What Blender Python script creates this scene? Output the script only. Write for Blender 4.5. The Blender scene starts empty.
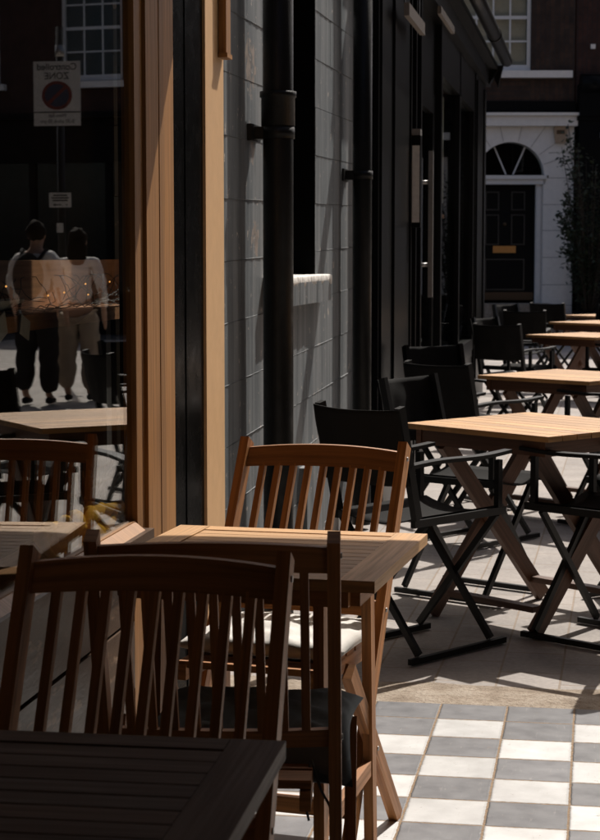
import bpy, bmesh, math, random
from mathutils import Vector, Matrix, noise as mnoise

random.seed(7)
SC = bpy.context.scene
COL = SC.collection
R = math.radians
PI = math.pi

# ------------------------------------------------------------------ materials
class NT:
    def __init__(s, name):
        s.m = bpy.data.materials.new(name); s.m.use_nodes = True
        s.t = s.m.node_tree; s.n = s.t.nodes
        s.b = s.n['Principled BSDF']; s.out = s.n['Material Output']
    def node(s, typ, **kw):
        n = s.n.new(typ)
        for k, v in kw.items():
            setattr(n, k, v)
        return n
    def link(s, a, b): s.t.links.new(a, b)
    def math(s, op, a, b=0.0, c=None):
        n = s.node('ShaderNodeMath', operation=op)
        for i, v in enumerate((a, b) if c is None else (a, b, c)):
            if isinstance(v, (int, float)): n.inputs[i].default_value = v
            else: s.link(v, n.inputs[i])
        return n.outputs[0]
    def mix(s, f, a, b, typ='MIX'):
        n = s.node('ShaderNodeMix', data_type='RGBA', blend_type=typ)
        for i, v in ((0, f), (6, a), (7, b)):
            if isinstance(v, (int, float)): n.inputs[i].default_value = v
            elif isinstance(v, tuple): n.inputs[i].default_value = v if len(v) == 4 else v + (1,)
            else: s.link(v, n.inputs[i])
        return n.outputs[2]
    def noise(s, vec, scale, detail=4, rough=.55):
        n = s.node('ShaderNodeTexNoise'); n.inputs['Scale'].default_value = scale
        n.inputs['Detail'].default_value = detail; n.inputs['Roughness'].default_value = rough
        if vec is not None: s.link(vec, n.inputs['Vector'])
        return n.outputs['Fac']
    def ramp(s, f, *stops):
        n = s.node('ShaderNodeValToRGB'); e = n.color_ramp.elements
        while len(e) < len(stops): e.new(.5)
        for el, (p, c) in zip(e, stops):
            el.position = p; el.color = (c if isinstance(c, tuple) else (c, c, c)) + (1,)
        s.link(f, n.inputs[0]); return n.outputs[0]
    def obj(s):
        return s.node('ShaderNodeTexCoord').outputs['Object']
    def geo(s):
        return s.node('ShaderNodeNewGeometry').outputs['Position']
    def uv(s):
        return s.node('ShaderNodeTexCoord').outputs['UV']
    def mapping(s, vec, scale):
        n = s.node('ShaderNodeMapping'); n.inputs['Scale'].default_value = scale
        s.link(vec, n.inputs['Vector']); return n.outputs[0]
    def sep(s, vec):
        n = s.node('ShaderNodeSeparateXYZ'); s.link(vec, n.inputs[0]); return n.outputs
    def bump(s, h, strength=.3, dist=.01):
        n = s.node('ShaderNodeBump'); n.inputs['Strength'].default_value = strength
        n.inputs['Distance'].default_value = dist
        s.link(h, n.inputs['Height']); s.link(n.outputs[0], s.b.inputs['Normal'])
    def base(s, v):
        if isinstance(v, tuple): s.b.inputs['Base Color'].default_value = v + (1,)
        else: s.link(v, s.b.inputs['Base Color'])
    def set(s, rough=None, metal=None, spec=None):
        if rough is not None:
            if isinstance(rough, (int, float)): s.b.inputs['Roughness'].default_value = rough
            else: s.link(rough, s.b.inputs['Roughness'])
        if metal is not None: s.b.inputs['Metallic'].default_value = metal
        if spec is not None: s.b.inputs['Specular IOR Level'].default_value = spec

def mul(c, k): return tuple(x * k for x in c)

def wood(name, c, rough=.45, contrast=.45, spec=.5, worn=0):
    """grain runs along UV.x (metres); every piece carries its own UV offset"""
    t = NT(name); uv = t.uv()
    g = t.noise(t.mapping(uv, (3.0, 90, 1)), 1.0, 5, .6)
    g2 = t.noise(t.mapping(uv, (1.2, 22, 1)), 1.0, 3, .5)
    piece = t.noise(t.mapping(uv, (.25, .9, 1)), 1.0, 1, .5)
    col = t.ramp(g, (.28, mul(c, 1 - contrast)), (.52, c), (.8, mul(c, 1 + contrast * .7)))
    col = t.mix(t.ramp(g2, (.35, 0.0), (.7, .55)), col, mul(c, 1 - contrast * .8))
    pv = t.ramp(piece, (.3, .72), (.7, 1.22))
    col = t.mix(1.0, col, pv, 'MULTIPLY')
    if worn:
        w = t.ramp(t.noise(t.geo(), 9, 5, .65), (.55, 0.0), (.72, worn))
        col = t.mix(w, col, mul(c, 1.7))
    t.base(col)
    r = t.ramp(g, (.3, rough + .12), (.7, rough - .06)); t.set(r, spec=spec)
    t.bump(g, .25, .002)
    return t.m

def paint(name, c, rough=.4, var=.15, bump=.15, scale=14, spec=.5):
    t = NT(name); p = t.geo()
    n = t.noise(p, scale, 5, .6)
    t.base(t.ramp(n, (.3, mul(c, 1 - var)), (.7, mul(c, 1 + var))))
    t.set(t.ramp(n, (.3, rough + .08), (.7, max(.05, rough - .08))), spec=spec)
    t.bump(t.noise(p, scale * 6, 3), bump, .003)
    return t.m

def flat(name, c, rough=.5, metal=0.0, spec=.5):
    t = NT(name); n = t.noise(t.geo(), 40, 3)
    t.base(t.ramp(n, (.3, mul(c, .9)), (.7, mul(c, 1.08)))); t.set(rough, metal, spec); return t.m

def glass(name, k=1.0, tint=(.86, .88, .86)):
    t = NT(name); t.n.remove(t.b)
    g = t.node('ShaderNodeNewGeometry')
    d = t.node('ShaderNodeVectorMath', operation='DOT_PRODUCT')
    t.link(g.outputs['Incoming'], d.inputs[0]); t.link(g.outputs['Normal'], d.inputs[1])
    c = t.math('ABSOLUTE', d.outputs['Value'])
    f = t.math('POWER', t.math('SUBTRACT', 1.0, c), 5.0)
    f = t.math('MULTIPLY', t.math('MULTIPLY_ADD', f, .96, .04), k)
    tr = t.node('ShaderNodeBsdfTransparent'); tr.inputs[0].default_value = tint + (1,)
    gl = t.node('ShaderNodeBsdfGlossy'); gl.inputs['Roughness'].default_value = 0.0
    gl.inputs['Color'].default_value = (1, 1, 1, 1)
    mx = t.node('ShaderNodeMixShader'); t.link(f, mx.inputs[0])
    t.link(tr.outputs[0], mx.inputs[1]); t.link(gl.outputs[0], mx.inputs[2])
    t.link(mx.outputs[0], t.out.inputs['Surface'])
    return t.m

M = {}
M['teak'] = wood('teak', (.50, .205, .058), .54, .55, .6)
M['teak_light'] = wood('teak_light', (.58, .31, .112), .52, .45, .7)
M['teak_shaded'] = wood('teak_shaded', (.105, .052, .028), .6, .4, .2)  # same wood as the teak, with shade put into a darker colour
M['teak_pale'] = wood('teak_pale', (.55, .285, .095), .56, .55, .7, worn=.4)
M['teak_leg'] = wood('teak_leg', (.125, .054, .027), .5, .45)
M['frame_wood'] = wood('frame_wood', (.41, .188, .055), .5, .45)
M['riser_paint'] = None
M['tan_board'] = paint('tan_board', (.72, .44, .22), .55, .06, .1)
M['black_paint'] = flat('black_paint', (.0075, .0075, .0077), .32, spec=.07)
M['black_matte'] = paint('black_matte', (.004, .004, .004), .25, .2, .1, spec=.02)
M['pipe_paint'] = paint('pipe_paint', (.008, .008, .008), .42, .25, .25, 30, spec=.2)
M['dark_metal'] = flat('dark_metal', (.005, .005, .005), .45, spec=.3)
M['white_paint'] = paint('white_paint', (.90, .845, .785), .6, .04, .15)
M['joint'] = flat('joint', (.30, .28, .26), .8)
M['white_gloss'] = paint('white_gloss', (.78, .75, .72), .4, .04, .05)
M['brass'] = flat('brass', (.55, .28, .09), .4, .7)
M['bronze'] = flat('bronze', (.10, .055, .025), .5, .3)
M['beige_plastic'] = flat('beige_plastic', (.42, .30, .20), .5)
M['sunlit_trim'] = flat('sunlit_trim', (.20, .17, .145), .6)
M['steel'] = flat('steel', (.32, .31, .30), .4, .8)
M['glass'] = glass('glass', 1.0)
M['glass_shop'] = glass('glass_shop', .28)
M['glass_far'] = glass('glass_far', .6)
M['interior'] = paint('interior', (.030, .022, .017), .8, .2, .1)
M['interior_wood'] = wood('interior_wood', (.55, .26, .12), .5, .35)
M['canvas'] = None
M['white_cloth'] = None
M['grey_cloth'] = None

def cloth(name, c, scale=320, bump=.25, sheen=0):
    t = NT(name); p = t.obj()
    w1 = t.noise(t.mapping(p, (scale, scale * .35, scale)), 1, 2)
    w2 = t.noise(t.mapping(p, (scale * .35, scale, scale)), 1, 2)
    w = t.math('ADD', w1, w2)
    big = t.noise(p, 12, 4)
    t.base(t.mix(t.ramp(big, (.3, 0.0), (.7, .35)), c, mul(c, .78)))
    t.set(.9, spec=.2); t.bump(t.math('ADD', t.math('MULTIPLY', w, .35), big), bump, .006); return t.m
M['canvas'] = cloth('canvas', (.008, .0075, .007), 500, .1)
M['white_cloth'] = cloth('white_cloth', (.80, .77, .72))
M['grey_cloth'] = cloth('grey_cloth', (.20, .225, .24))
M['shirt'] = cloth('shirt', (.72, .69, .66))
M['cream'] = cloth('cream', (.36, .285, .215))
M['black_cloth'] = cloth('black_cloth', (.012, .012, .014))
M['skin'] = flat('skin', (.42, .24, .16), .55)
M['hair'] = flat('hair', (.016, .011, .008), .8, spec=.08)
M['yellow'] = cloth('yellow', (.92, .46, .04), 200, .6)
M['straw'] = flat('straw', (.22, .12, .05), .7)

def brick_mat(name, c1, c2, mortar, sc=1.0):
    t = NT(name); uv = t.uv()
    b = t.node('ShaderNodeTexBrick'); b.inputs['Scale'].default_value = 1.0
    b.inputs['Brick Width'].default_value = .225; b.inputs['Row Height'].default_value = .075
    b.inputs['Mortar Size'].default_value = .006; b.inputs['Color1'].default_value = c1 + (1,)
    b.inputs['Color2'].default_value = c2 + (1,); b.inputs['Mortar'].default_value = mortar + (1,)
    b.inputs['Bias'].default_value = -.2
    t.link(uv, b.inputs['Vector'])
    n = t.noise(uv, 5, 5, .65)
    t.base(t.mix(1.0, b.outputs['Color'], t.ramp(n, (.3, .55), (.7, 1.35)), 'MULTIPLY'))
    t.set(.85); t.bump(t.math('SUBTRACT', 1.0, b.outputs['Fac']), .5, .008); return t.m
M['brick'] = brick_mat('brick', (.060, .030, .018), (.030, .018, .013), (.030, .024, .020))
M['brick_red'] = brick_mat('brick_red', (.060, .022, .014), (.040, .016, .011), (.028, .02, .017))

# grey painted block wall: flaked paint shows pale undercoat
def grey_wall():
    t = NT('grey_masonry_paint'); p = t.geo()
    n = t.noise(p, 3.5, 6, .6); fine = t.noise(t.mapping(p, (60, 60, 14)), 1, 4, .6)
    streak = t.noise(t.mapping(p, (14, 14, .8)), 1, 4, .55)
    col = t.ramp(n, (.3, (.070, .084, .094)), (.7, (.122, .137, .147)))
    col = t.mix(t.ramp(streak, (.42, 0.0), (.60, .85)), col, (.205, .215, .220))
    flake = t.noise(p, 17, 6, .7)
    col = t.mix(t.ramp(flake, (.635, 0.0), (.65, .9)), col, (.50, .43, .37))
    for (py, pz, r) in ((6.42, 2.04, .15), (6.52, 1.42, .10), (6.45, 1.74, .08), (8.2, .60, .12), (8.05, .48, .10)):
        d = t.node('ShaderNodeVectorMath', operation='DISTANCE'); t.link(p, d.inputs[0]); d.inputs[1].default_value = (-1.24, py, pz)
        e = t.math('ADD', t.math('DIVIDE', d.outputs['Value'], r), t.math('MULTIPLY', t.math('SUBTRACT', flake, .5), 3.4))
        col = t.mix(t.ramp(e, (.50, .85), (.56, 0.0)), col, t.mix(t.ramp(flake, (.4, 0.0), (.6, 1.0)), (.34, .27, .22), (.10, .08, .07)))
    t.base(col); t.set(.55)
    t.bump(t.math('ADD', t.math('MULTIPLY', fine, .5), t.math('MULTIPLY', n, .8)), .55, .006)
    return t.m
M['grey_wall'] = grey_wall()

def sill_mat():
    t = NT('peeling_sill_paint'); p = t.geo()
    f = t.noise(p, 22, 5, .7)
    z = t.sep(p)[2]
    col = t.mix(t.ramp(f, (.52, 0.0), (.56, 1.0)), (.82, .79, .74), (.66, .62, .57))
    t.base(col); t.set(.7); t.bump(f, .6, .01); return t.m
M['sill_white'] = sill_mat()

def riser_mat():
    t = NT('worn_riser_paint'); p = t.geo()
    a = t.noise(t.mapping(p, (3, 2.2, 7)), 1, 5, .6)
    worn = t.noise(t.mapping(p, (10, 5, 16)), 1, 6, .7)
    col = t.ramp(a, (.3, (.050, .030, .019)), (.7, (.12, .070, .042)))
    col = t.mix(t.ramp(worn, (.56, 0.0), (.64, .85)), col, (.42, .28, .18))
    t.base(col); t.set(t.ramp(a, (.3, .30), (.7, .45)), spec=.28)
    t.bump(t.math('ADD', worn, a), .5, .006); return t.m
M['riser_paint'] = riser_mat()

def tiles():
    t = NT('checker_floor_tiles'); p = t.geo(); x, y, z = t.sep(p)
    u = t.math('DIVIDE', t.math('ADD', x, .05), .2)
    v = t.math('DIVIDE', t.math('SUBTRACT', 5.206, y), .1965)
    fu, fv = t.math('FLOOR', u), t.math('FLOOR', v)
    par = t.math('MODULO', t.math('ABSOLUTE', t.math('ADD', fu, fv)), 2.0)
    par = t.math('GREATER_THAN', par, .5)
    grey = t.math('MAXIMUM', par, t.math('LESS_THAN', v, 0.0))
    comb = t.node('ShaderNodeCombineXYZ'); t.link(fu, comb.inputs[0]); t.link(fv, comb.inputs[1])
    wn = t.node('ShaderNodeTexWhiteNoise', noise_dimensions='3D'); t.link(comb.outputs[0], wn.inputs['Vector'])
    tone = t.ramp(wn.outputs['Value'], (0, .80), (1, 1.06))
    cl = t.noise(p, 16, 5, .6); sp = t.noise(p, 90, 3, .6)
    g = t.ramp(cl, (.3, (.165, .165, .175)), (.7, (.232, .232, .242)))
    w = t.ramp(cl, (.3, (.69, .685, .675)), (.7, (.77, .77, .765)))
    col = t.mix(1.0, t.mix(grey, w, g), tone, 'MULTIPLY')
    grime = t.ramp(t.noise(p, 2.3, 6, .7), (.38, .80), (.62, 1.03)); col = t.mix(1.0, col, grime, 'MULTIPLY')
    scuff = t.ramp(t.noise(t.mapping(p, (55, 9, 1)), 1, 5, .7), (.60, 0.0), (.72, .35)); col = t.mix(scuff, col, (.42, .39, .36))
    stain = t.ramp(t.noise(p, 30, 6, .75), (.63, 0.0), (.70, .75))
    col = t.mix(stain, col, (.20, .15, .12))
    wob = t.math('MULTIPLY', t.math('SUBTRACT', t.noise(p, 60, 3), .5), .034)
    du = t.math('SUBTRACT', .5, t.math('ABSOLUTE', t.math('SUBTRACT', t.math('FRACT', u), .5)))
    dv = t.math('SUBTRACT', .5, t.math('ABSOLUTE', t.math('SUBTRACT', t.math('FRACT', v), .5)))
    d = t.math('ADD', t.math('MINIMUM', du, dv), wob)
    grout = t.math('LESS_THAN', d, .0145)
    edge = t.ramp(d, (.014, .62), (.05, 1.0))
    col = t.mix(1.0, col, edge, 'MULTIPLY')
    gc = t.ramp(sp, (.3, (.20, .135, .085)), (.7, (.36, .26, .17)))
    t.base(t.mix(grout, col, gc))
    t.set(t.mix(grout, t.ramp(cl, (.3, .42), (.7, .55)), (.9, .9, .9)), spec=.4)
    t.bump(t.math('ADD', t.ramp(d, (.009, 0.0), (.028, 1.0)), t.math('MULTIPLY', sp, .12)), .5, .004)
    return t.m
M['tiles'] = tiles()

def kerb():
    t = NT('rough_sandy_concrete'); p = t.geo()
    a = t.noise(p, 9, 6, .65); b = t.noise(p, 70, 4, .7)
    col = t.ramp(a, (.3, (.23, .175, .125)), (.5, (.38, .31, .24)), (.72, (.50, .43, .355)))
    col = t.mix(t.ramp(b, (.35, .55), (.5, 0.0)), col, (.17, .115, .075))
    t.base(col); t.set(.9); t.bump(t.math('ADD', a, t.math('MULTIPLY', b, .5)), .9, .02); return t.m
M['kerb'] = kerb()

def paving():
    t = NT('pale_block_paving'); p = t.geo()
    b = t.node('ShaderNodeTexBrick'); b.inputs['Scale'].default_value = 1.0
    b.offset = .5; b.squash = 1.0
    b.inputs['Brick Width'].default_value = .30; b.inputs['Row Height'].default_value = .20
    b.inputs['Mortar Size'].default_value = .004; b.inputs['Mortar Smooth'].default_value = .2
    b.inputs['Color1'].default_value = (.41, .365, .335, 1); b.inputs['Color2'].default_value = (.33, .295, .27, 1)
    b.inputs['Mortar'].default_value = (.30, .235, .18, 1)
    r = t.node('ShaderNodeMapping'); r.inputs['Rotation'].default_value = (0, 0, R(91)); t.link(p, r.inputs['Vector'])
    t.link(r.outputs[0], b.inputs['Vector'])
    a = t.noise(p, 3, 6, .65); c = t.noise(p, 60, 4, .6)
    col = t.mix(1.0, b.outputs['Color'], t.ramp(a, (.3, .78), (.7, 1.12)), 'MULTIPLY')
    col = t.mix(1.0, col, t.ramp(c, (.3, .86), (.7, 1.1)), 'MULTIPLY')
    t.base(col); t.set(.8)
    t.bump(t.math('ADD', t.math('MULTIPLY', t.math('SUBTRACT', 1.0, b.outputs['Fac']), 1.0), t.math('MULTIPLY', c, .3)), .5, .006)
    return t.m
M['paving'] = paving()
M['asphalt'] = paint('asphalt', (.06, .057, .053), .85, .2, .5, 30)

def leaf_mat():
    t = NT('shrub_leaf'); p = t.geo(); n = t.noise(p, 6, 3)
    t.base(t.ramp(n, (.3, (.018, .026, .012)), (.7, (.045, .058, .026)))); t.set(.5); return t.m
M['leaf'] = leaf_mat()
M['stem'] = flat('stem', (.05, .033, .02), .8)
def emit(name, c, s):
    t = NT(name); t.base(c); t.b.inputs['Emission Color'].default_value = c + (1,)
    t.b.inputs['Emission Strength'].default_value = s; return t.m
M['bulb'] = emit('fairy_bulb', (1.0, .42, .10), 1.6)
M['wire'] = flat('wire', (.05, .043, .038), .6)
M['sign_face'] = flat('sign_face', (.52, .50, .47), .5)
M['sign_black'] = flat('sign_black', (.012, .012, .012), .5)
M['sign_red'] = flat('sign_red', (.16, .03, .02), .5)
M['sign_blue'] = flat('sign_blue', (.035, .045, .075), .5)
M['blind'] = paint('blind', (.80, .66, .52), .8, .06, .05)
M['paper'] = flat('paper', (.70, .66, .60), .7)
M['menu_photo'] = paint('menu_photo', (.22, .17, .13), .5, .9, .1, 60)
M['cap_white'] = flat('cap_white', (.75, .73, .70), .7)
M['net'] = cloth('net', (.74, .73, .70), 300)
M['jacket'] = cloth('jacket', (.035, .040, .050))

# ------------------------------------------------------------------ mesh tools
class MB:
    def __init__(s):
        s.bm = bmesh.new(); s.uv = s.bm.loops.layers.uv.new('UVMap')
    def face(s, vs, uvs, mi=0, smooth=False):
        try: f = s.bm.faces.new(vs)
        except ValueError: return None
        for l, q in zip(f.loops, uvs): l[s.uv].uv = q
        f.material_index = mi; f.smooth = smooth
        return f
    def obox(s, c, ax, ay, az, sx, sy, sz, mi=0):
        """oriented box, sizes along unit axes; UV u runs along the longest side"""
        c = Vector(c); ax, ay, az = Vector(ax), Vector(ay), Vector(az)
        o1, o2 = random.random() * 40, random.random() * 40
        L = (sx, sy, sz); lead = L.index(max(L))
        v = {}
        for i in (-1, 1):
            for j in (-1, 1):
                for k in (-1, 1):
                    v[(i, j, k)] = s.bm.verts.new(c + ax * (i * sx / 2) + ay * (j * sy / 2) + az * (k * sz / 2))
        quads = [((-1,-1,-1),(-1,-1,1),(-1,1,1),(-1,1,-1),0), ((1,-1,-1),(1,1,-1),(1,1,1),(1,-1,1),0),
                 ((-1,-1,-1),(1,-1,-1),(1,-1,1),(-1,-1,1),1), ((-1,1,-1),(-1,1,1),(1,1,1),(1,1,-1),1),
                 ((-1,-1,-1),(-1,1,-1),(1,1,-1),(1,-1,-1),2), ((-1,-1,1),(1,-1,1),(1,1,1),(-1,1,1),2)]
        for a, b, c2, d, n in quads:
            rest = [q for q in (0, 1, 2) if q != n]
            if lead in rest: ui = lead; vi = [q for q in rest if q != lead][0]
            else: ui, vi = rest
            uvs = [(k[ui] * L[ui] / 2 + o1, k[vi] * L[vi] / 2 + o2 + n * .37) for k in (a, b, c2, d)]
            s.face([v[a], v[b], v[c2], v[d]], uvs, mi)
        return s
    def box(s, x0, x1, y0, y1, z0, z1, mi=0):
        return s.obox(((x0+x1)/2, (y0+y1)/2, (z0+z1)/2), (1,0,0), (0,1,0), (0,0,1), x1-x0, y1-y0, z1-z0, mi)
    def beam(s, p, q, w, h, up=(0,0,1), mi=0):
        p, q = Vector(p), Vector(q); d = q - p; L = d.length; d.normalize()
        u = Vector(up); sd = d.cross(u)
        if sd.length < 1e-4: sd = d.cross(Vector((0, 1, 0)))
        sd.normalize(); u = sd.cross(d).normalized()
        return s.obox((p + q) / 2, d, sd, u, L, w, h, mi)
    def tube(s, pts, r, n=8, mi=0, cap=True, closed=False):
        pts = [Vector(p) for p in pts]; N = len(pts)
        rr = r if isinstance(r, (list, tuple)) else [r] * N
        rings = []; o = random.random() * 30; ref = None; length = 0; us = []
        for i in range(N):
            if closed: d = pts[(i+1) % N] - pts[i-1]
            else: d = pts[min(i+1, N-1)] - pts[max(i-1, 0)]
            d.normalize()
            if ref is None:
                ref = Vector((0, 0, 1)) if abs(d.z) < .9 else Vector((1, 0, 0))
            a = (ref - d * ref.dot(d)).normalized(); ref = a; b = d.cross(a)
            if i: length += (pts[i] - pts[i-1]).length
            us.append(length)
            rings.append([s.bm.verts.new(pts[i] + (a * math.cos(2*PI*k/n) + b * math.sin(2*PI*k/n)) * rr[i]) for k in range(n)])
        for i in range(N if closed else N - 1):
            j = (i + 1) % N
            for k in range(n):
                k2 = (k + 1) % n
                s.face([rings[i][k], rings[i][k2], rings[j][k2], rings[j][k]],
                       [(us[i]+o, k*r0(rr)), (us[i]+o, (k+1)*r0(rr)), (us[j]+o, (k+1)*r0(rr)), (us[j]+o, k*r0(rr))], mi, True)
        if cap and not closed:
            s.face(list(reversed(rings[0])), [(0, 0)] * n, mi); s.face(rings[-1], [(0, 0)] * n, mi)
        return s
    def ball(s, c, r, n=10, m=7, mi=0, sc=(1,1,1)):
        c = Vector(c); rows = []
        for i in range(m + 1):
            th = PI * i / m
            if i in (0, m): rows.append([s.bm.verts.new(c + Vector((0, 0, r*sc[2]*math.cos(th))))]); continue
            rows.append([s.bm.verts.new(c + Vector((r*sc[0]*math.sin(th)*math.cos(2*PI*k/n), r*sc[1]*math.sin(th)*math.sin(2*PI*k/n), r*sc[2]*math.cos(th)))) for k in range(n)])
        for i in range(m):
            a, b = rows[i], rows[i+1]
            for k in range(n):
                k2 = (k+1) % n
                if len(a) == 1: vs = [a[0], b[k], b[k2]]
                elif len(b) == 1: vs = [a[k], b[0], a[k2]]
                else: vs = [a[k], b[k], b[k2], a[k2]]
                s.face(vs, [(0, 0)] * len(vs), mi, True)
        return s
    def grid(s, nx, ny, fn, th=None, mi=0, smooth=True):
        """sheet of points fn(u,v), thickened by th along -normal-ish direction (second sheet fn - th)"""
        def lay(off):
            return [[s.bm.verts.new(Vector(fn(i/nx, j/ny)) + off) for i in range(nx+1)] for j in range(ny+1)]
        A = lay(Vector((0,0,0)))
        for j in range(ny):
            for i in range(nx):
                s.face([A[j][i], A[j][i+1], A[j+1][i+1], A[j+1][i]], [(i/nx, j/ny), ((i+1)/nx, j/ny), ((i+1)/nx, (j+1)/ny), (i/nx, (j+1)/ny)], mi, smooth)
        if th is not None:
            B = lay(Vector(th))
            for j in range(ny):
                for i in range(nx):
                    s.face([B[j][i], B[j+1][i], B[j+1][i+1], B[j][i+1]], [(0,0)]*4, mi, smooth)
            for i in range(nx):
                s.face([A[0][i], B[0][i], B[0][i+1], A[0][i+1]], [(0,0)]*4, mi)
                s.face([A[ny][i], A[ny][i+1], B[ny][i+1], B[ny][i]], [(0,0)]*4, mi)
            for j in range(ny):
                s.face([A[j][0], A[j+1][0], B[j+1][0], B[j][0]], [(0,0)]*4, mi)
                s.face([A[j][nx], B[j][nx], B[j+1][nx], A[j+1][nx]], [(0,0)]*4, mi)
        return s
    def prism(s, poly, d, mi=0):
        """poly: list of 3D points (ccw seen from -d); extruded by vector d"""
        d = Vector(d); a = [s.bm.verts.new(Vector(p)) for p in poly]; b = [s.bm.verts.new(Vector(p) + d) for p in poly]
        o = random.random() * 20
        s.face(a, [(p[0]+o, p[2]) for p in poly], mi); s.face(list(reversed(b)), [(p[0]+o, p[2]) for p in reversed(poly)], mi)
        n = len(poly)
        for i in range(n):
            j = (i+1) % n; L = (Vector(poly[j]) - Vector(poly[i])).length
            s.face([a[j], a[i], b[i], b[j]], [(L, 0), (0, 0), (0, d.length), (L, d.length)], mi)
        return s
    def obj(s, name, mat, parent=None, bevel=0, seg=1):
        if bevel:
            es = [e for e in s.bm.edges if len(e.link_faces) == 2 and e.calc_face_angle(0) > .6]
            bmesh.ops.bevel(s.bm, geom=es, offset=bevel, segments=seg, profile=.6, affect='EDGES', clamp_overlap=True)
        bmesh.ops.recalc_face_normals(s.bm, faces=s.bm.faces)
        me = bpy.data.meshes.new(name); s.bm.to_mesh(me); s.bm.free()
        for m in (mat if isinstance(mat, (list, tuple)) else [mat]): me.materials.append(m)
        o = bpy.data.objects.new(name, me); COL.objects.link(o)
        if parent: o.parent = parent
        return o
def r0(rr): return rr[0] * .8

def thing(name, label, cat, loc=(0,0,0), rz=0, group=None):
    o = bpy.data.objects.new(name, None); COL.objects.link(o); o.empty_display_size = .1
    o.location = loc; o.rotation_euler = (0, 0, rz)
    o['label'] = label; o['category'] = cat
    if group: o['group'] = group
    return o
def tag(o, label, cat, group=None):
    o['label'] = label; o['category'] = cat
    if group: o['group'] = group
    return o
def struct(o): o['kind'] = 'structure'; return o
def dup(src, loc, rz, label, group=None):
    r = src.copy(); COL.objects.link(r); r.location = loc; r.rotation_euler = (0, 0, rz); r['label'] = label
    if group: r['group'] = group
    for ch in list(src.children):
        c = ch.copy(); COL.objects.link(c); c.parent = r
        for g in list(ch.children):
            d = g.copy(); COL.objects.link(d); d.parent = c
    return r

# ------------------------------------------------------------------ ground
def sheet(name, x0, x1, y0, y1, z, mat, nx=1, ny=1):
    b = MB(); b.grid(nx, ny, lambda u, v: (x0 + (x1-x0)*u, y0 + (y1-y0)*v, z), smooth=False)
    return struct(b.obj(name, mat))
sheet('ground', -300, 300, -300, 300, -.012, M['asphalt'])
sheet('pavement', -1.6, 7.2, 5.60, 28.2, -.004, M['paving'])
def kz(u, v):
    x = -1.5 + 8.5*u; e = .012*math.sin(x*9.1) + .008*math.sin(x*23+1)
    y = 5.385 + v*(.30 + (e if v > .5 else 0))
    return (x, y, .004 - (.004 if v in (0.0, 1.0) else 0) - .006*v)
b = MB(); b.grid(60, 4, kz); struct(b.obj('kerb_strip', M['kerb']))
sheet('tiled_floor', -1.6, 7.0, -3.0, 5.392, 0.0, M['tiles'])

# ------------------------------------------------------------------ timber shopfront (near left)
SF = thing('timber_shopfront', 'brown timber shop window with big pane and tan end board beside the near tables', 'shopfront', (-1.2, 3.0, 0))
def sp(o, parent):   # keep world placement under a moved parent
    o.parent = parent; o.matrix_parent_inverse = Matrix.Translation(-parent.location)
    return o
sp(MB().box(-1.080, -1.076, .42, 4.092, .735, 2.72).obj('window_pane', M['glass']), SF)
b = MB()   # sash and corner post with mouldings
b.box(-1.10, -1.068, .40, 4.094, .690, .738)                       # bottom rail
b.prism([(-1.068, .42, .7355), (-1.044, .42, .7165), (-1.068, .42, .7165)], (0, 3.67, 0))
b.box(-1.10, -1.068, .40, 4.094, 2.72, 2.84)
b.box(-1.10, -1.068, .30, .40, .0, 2.9)
b.box(-1.095, -1.064, 4.095, 4.168, .69, 2.9)
b.box(-1.10, -1.0552, 4.170, 4.252, 0.0, 2.9)
b.box(-1.10, -1.0562, 4.254, 4.298, 0.0, 2.9)
b.box(-1.10, -1.0546, 4.300, 4.345, 0.0, 2.9)
b.box(-1.10, -1.0555, 4.347, 4.450, 0.0, 2.9)
b.box(-1.095, -1.062, 4.053, 4.168, 0.0, .66)
sp(b.obj('window_frame', M['frame_wood'], bevel=.004), SF)
b = MB(); b.box(-1.10, -1.032, .30, 4.128, .682, .716); sp(b.obj('sill', M['riser_paint'], bevel=.006, seg=2), SF)
b = MB(); b.box(-1.28, -1.102, .40, 4.43, .660, .700); sp(b.obj('inner_ledge', M['interior_wood'], bevel=.003), SF)
b = MB()
for k in range(4):
    z0 = .012 + k * .167
    b.box(-1.12, -1.062 - .004*(k % 2), .30, 4.052, z0, z0 + .160)
sp(b.obj('stall_riser', M['riser_paint'], bevel=.008, seg=2), SF)
b = MB(); b.box(-1.20, -1.062, 4.452, 4.818, 0, 2.9); b.box(-1.062, -1.0595, 4.60, 4.62, 0, 2.9)
sp(b.obj('recessed_panel', M['black_matte'], bevel=.002), SF)
b = MB(); b.box(-1.20, -1.054, 4.820, 5.060, 0, 2.9); sp(b.obj('end_board', M['tan_board'], bevel=.004), SF)
b = MB(); b.box(-1.052, -1.030, 4.985, 5.045, 1.925, 2.9); b.box(-1.052, -1.026, 4.98, 5.05, 1.912, 1.925); sp(b.obj('bracket', M['frame_wood'], bevel=.002), SF)
b = MB(); b.box(-1.30, -1.04, .3, 5.05, 2.9, 3.4); sp(b.obj('fascia', M['frame_wood'], bevel=.006), SF)
b = MB()   # unseen roof over the near tables; reach and far corner shaped for the light
edge = [(-1.03, 4.85), (-.80, 4.95), (-.63, 5.04), (-.53, 5.25), (-.46, 5.35), (-.36, 5.37), (3.2, 5.375)]
b.prism([(-1.03, -3.0, 2.40)] + [(x, y, 2.40) for x, y in edge] + [(3.2, -3.0, 2.40)], (0, 0, .035))
for k in range(12): b.box(-1.03, 3.15, -2.9 + k*.68, -2.84 + k*.68, 2.34, 2.3995)
sp(b.obj('shade_canopy', M['frame_wood'], bevel=.003), SF)
b = MB()   # the dark room behind the pane
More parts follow.
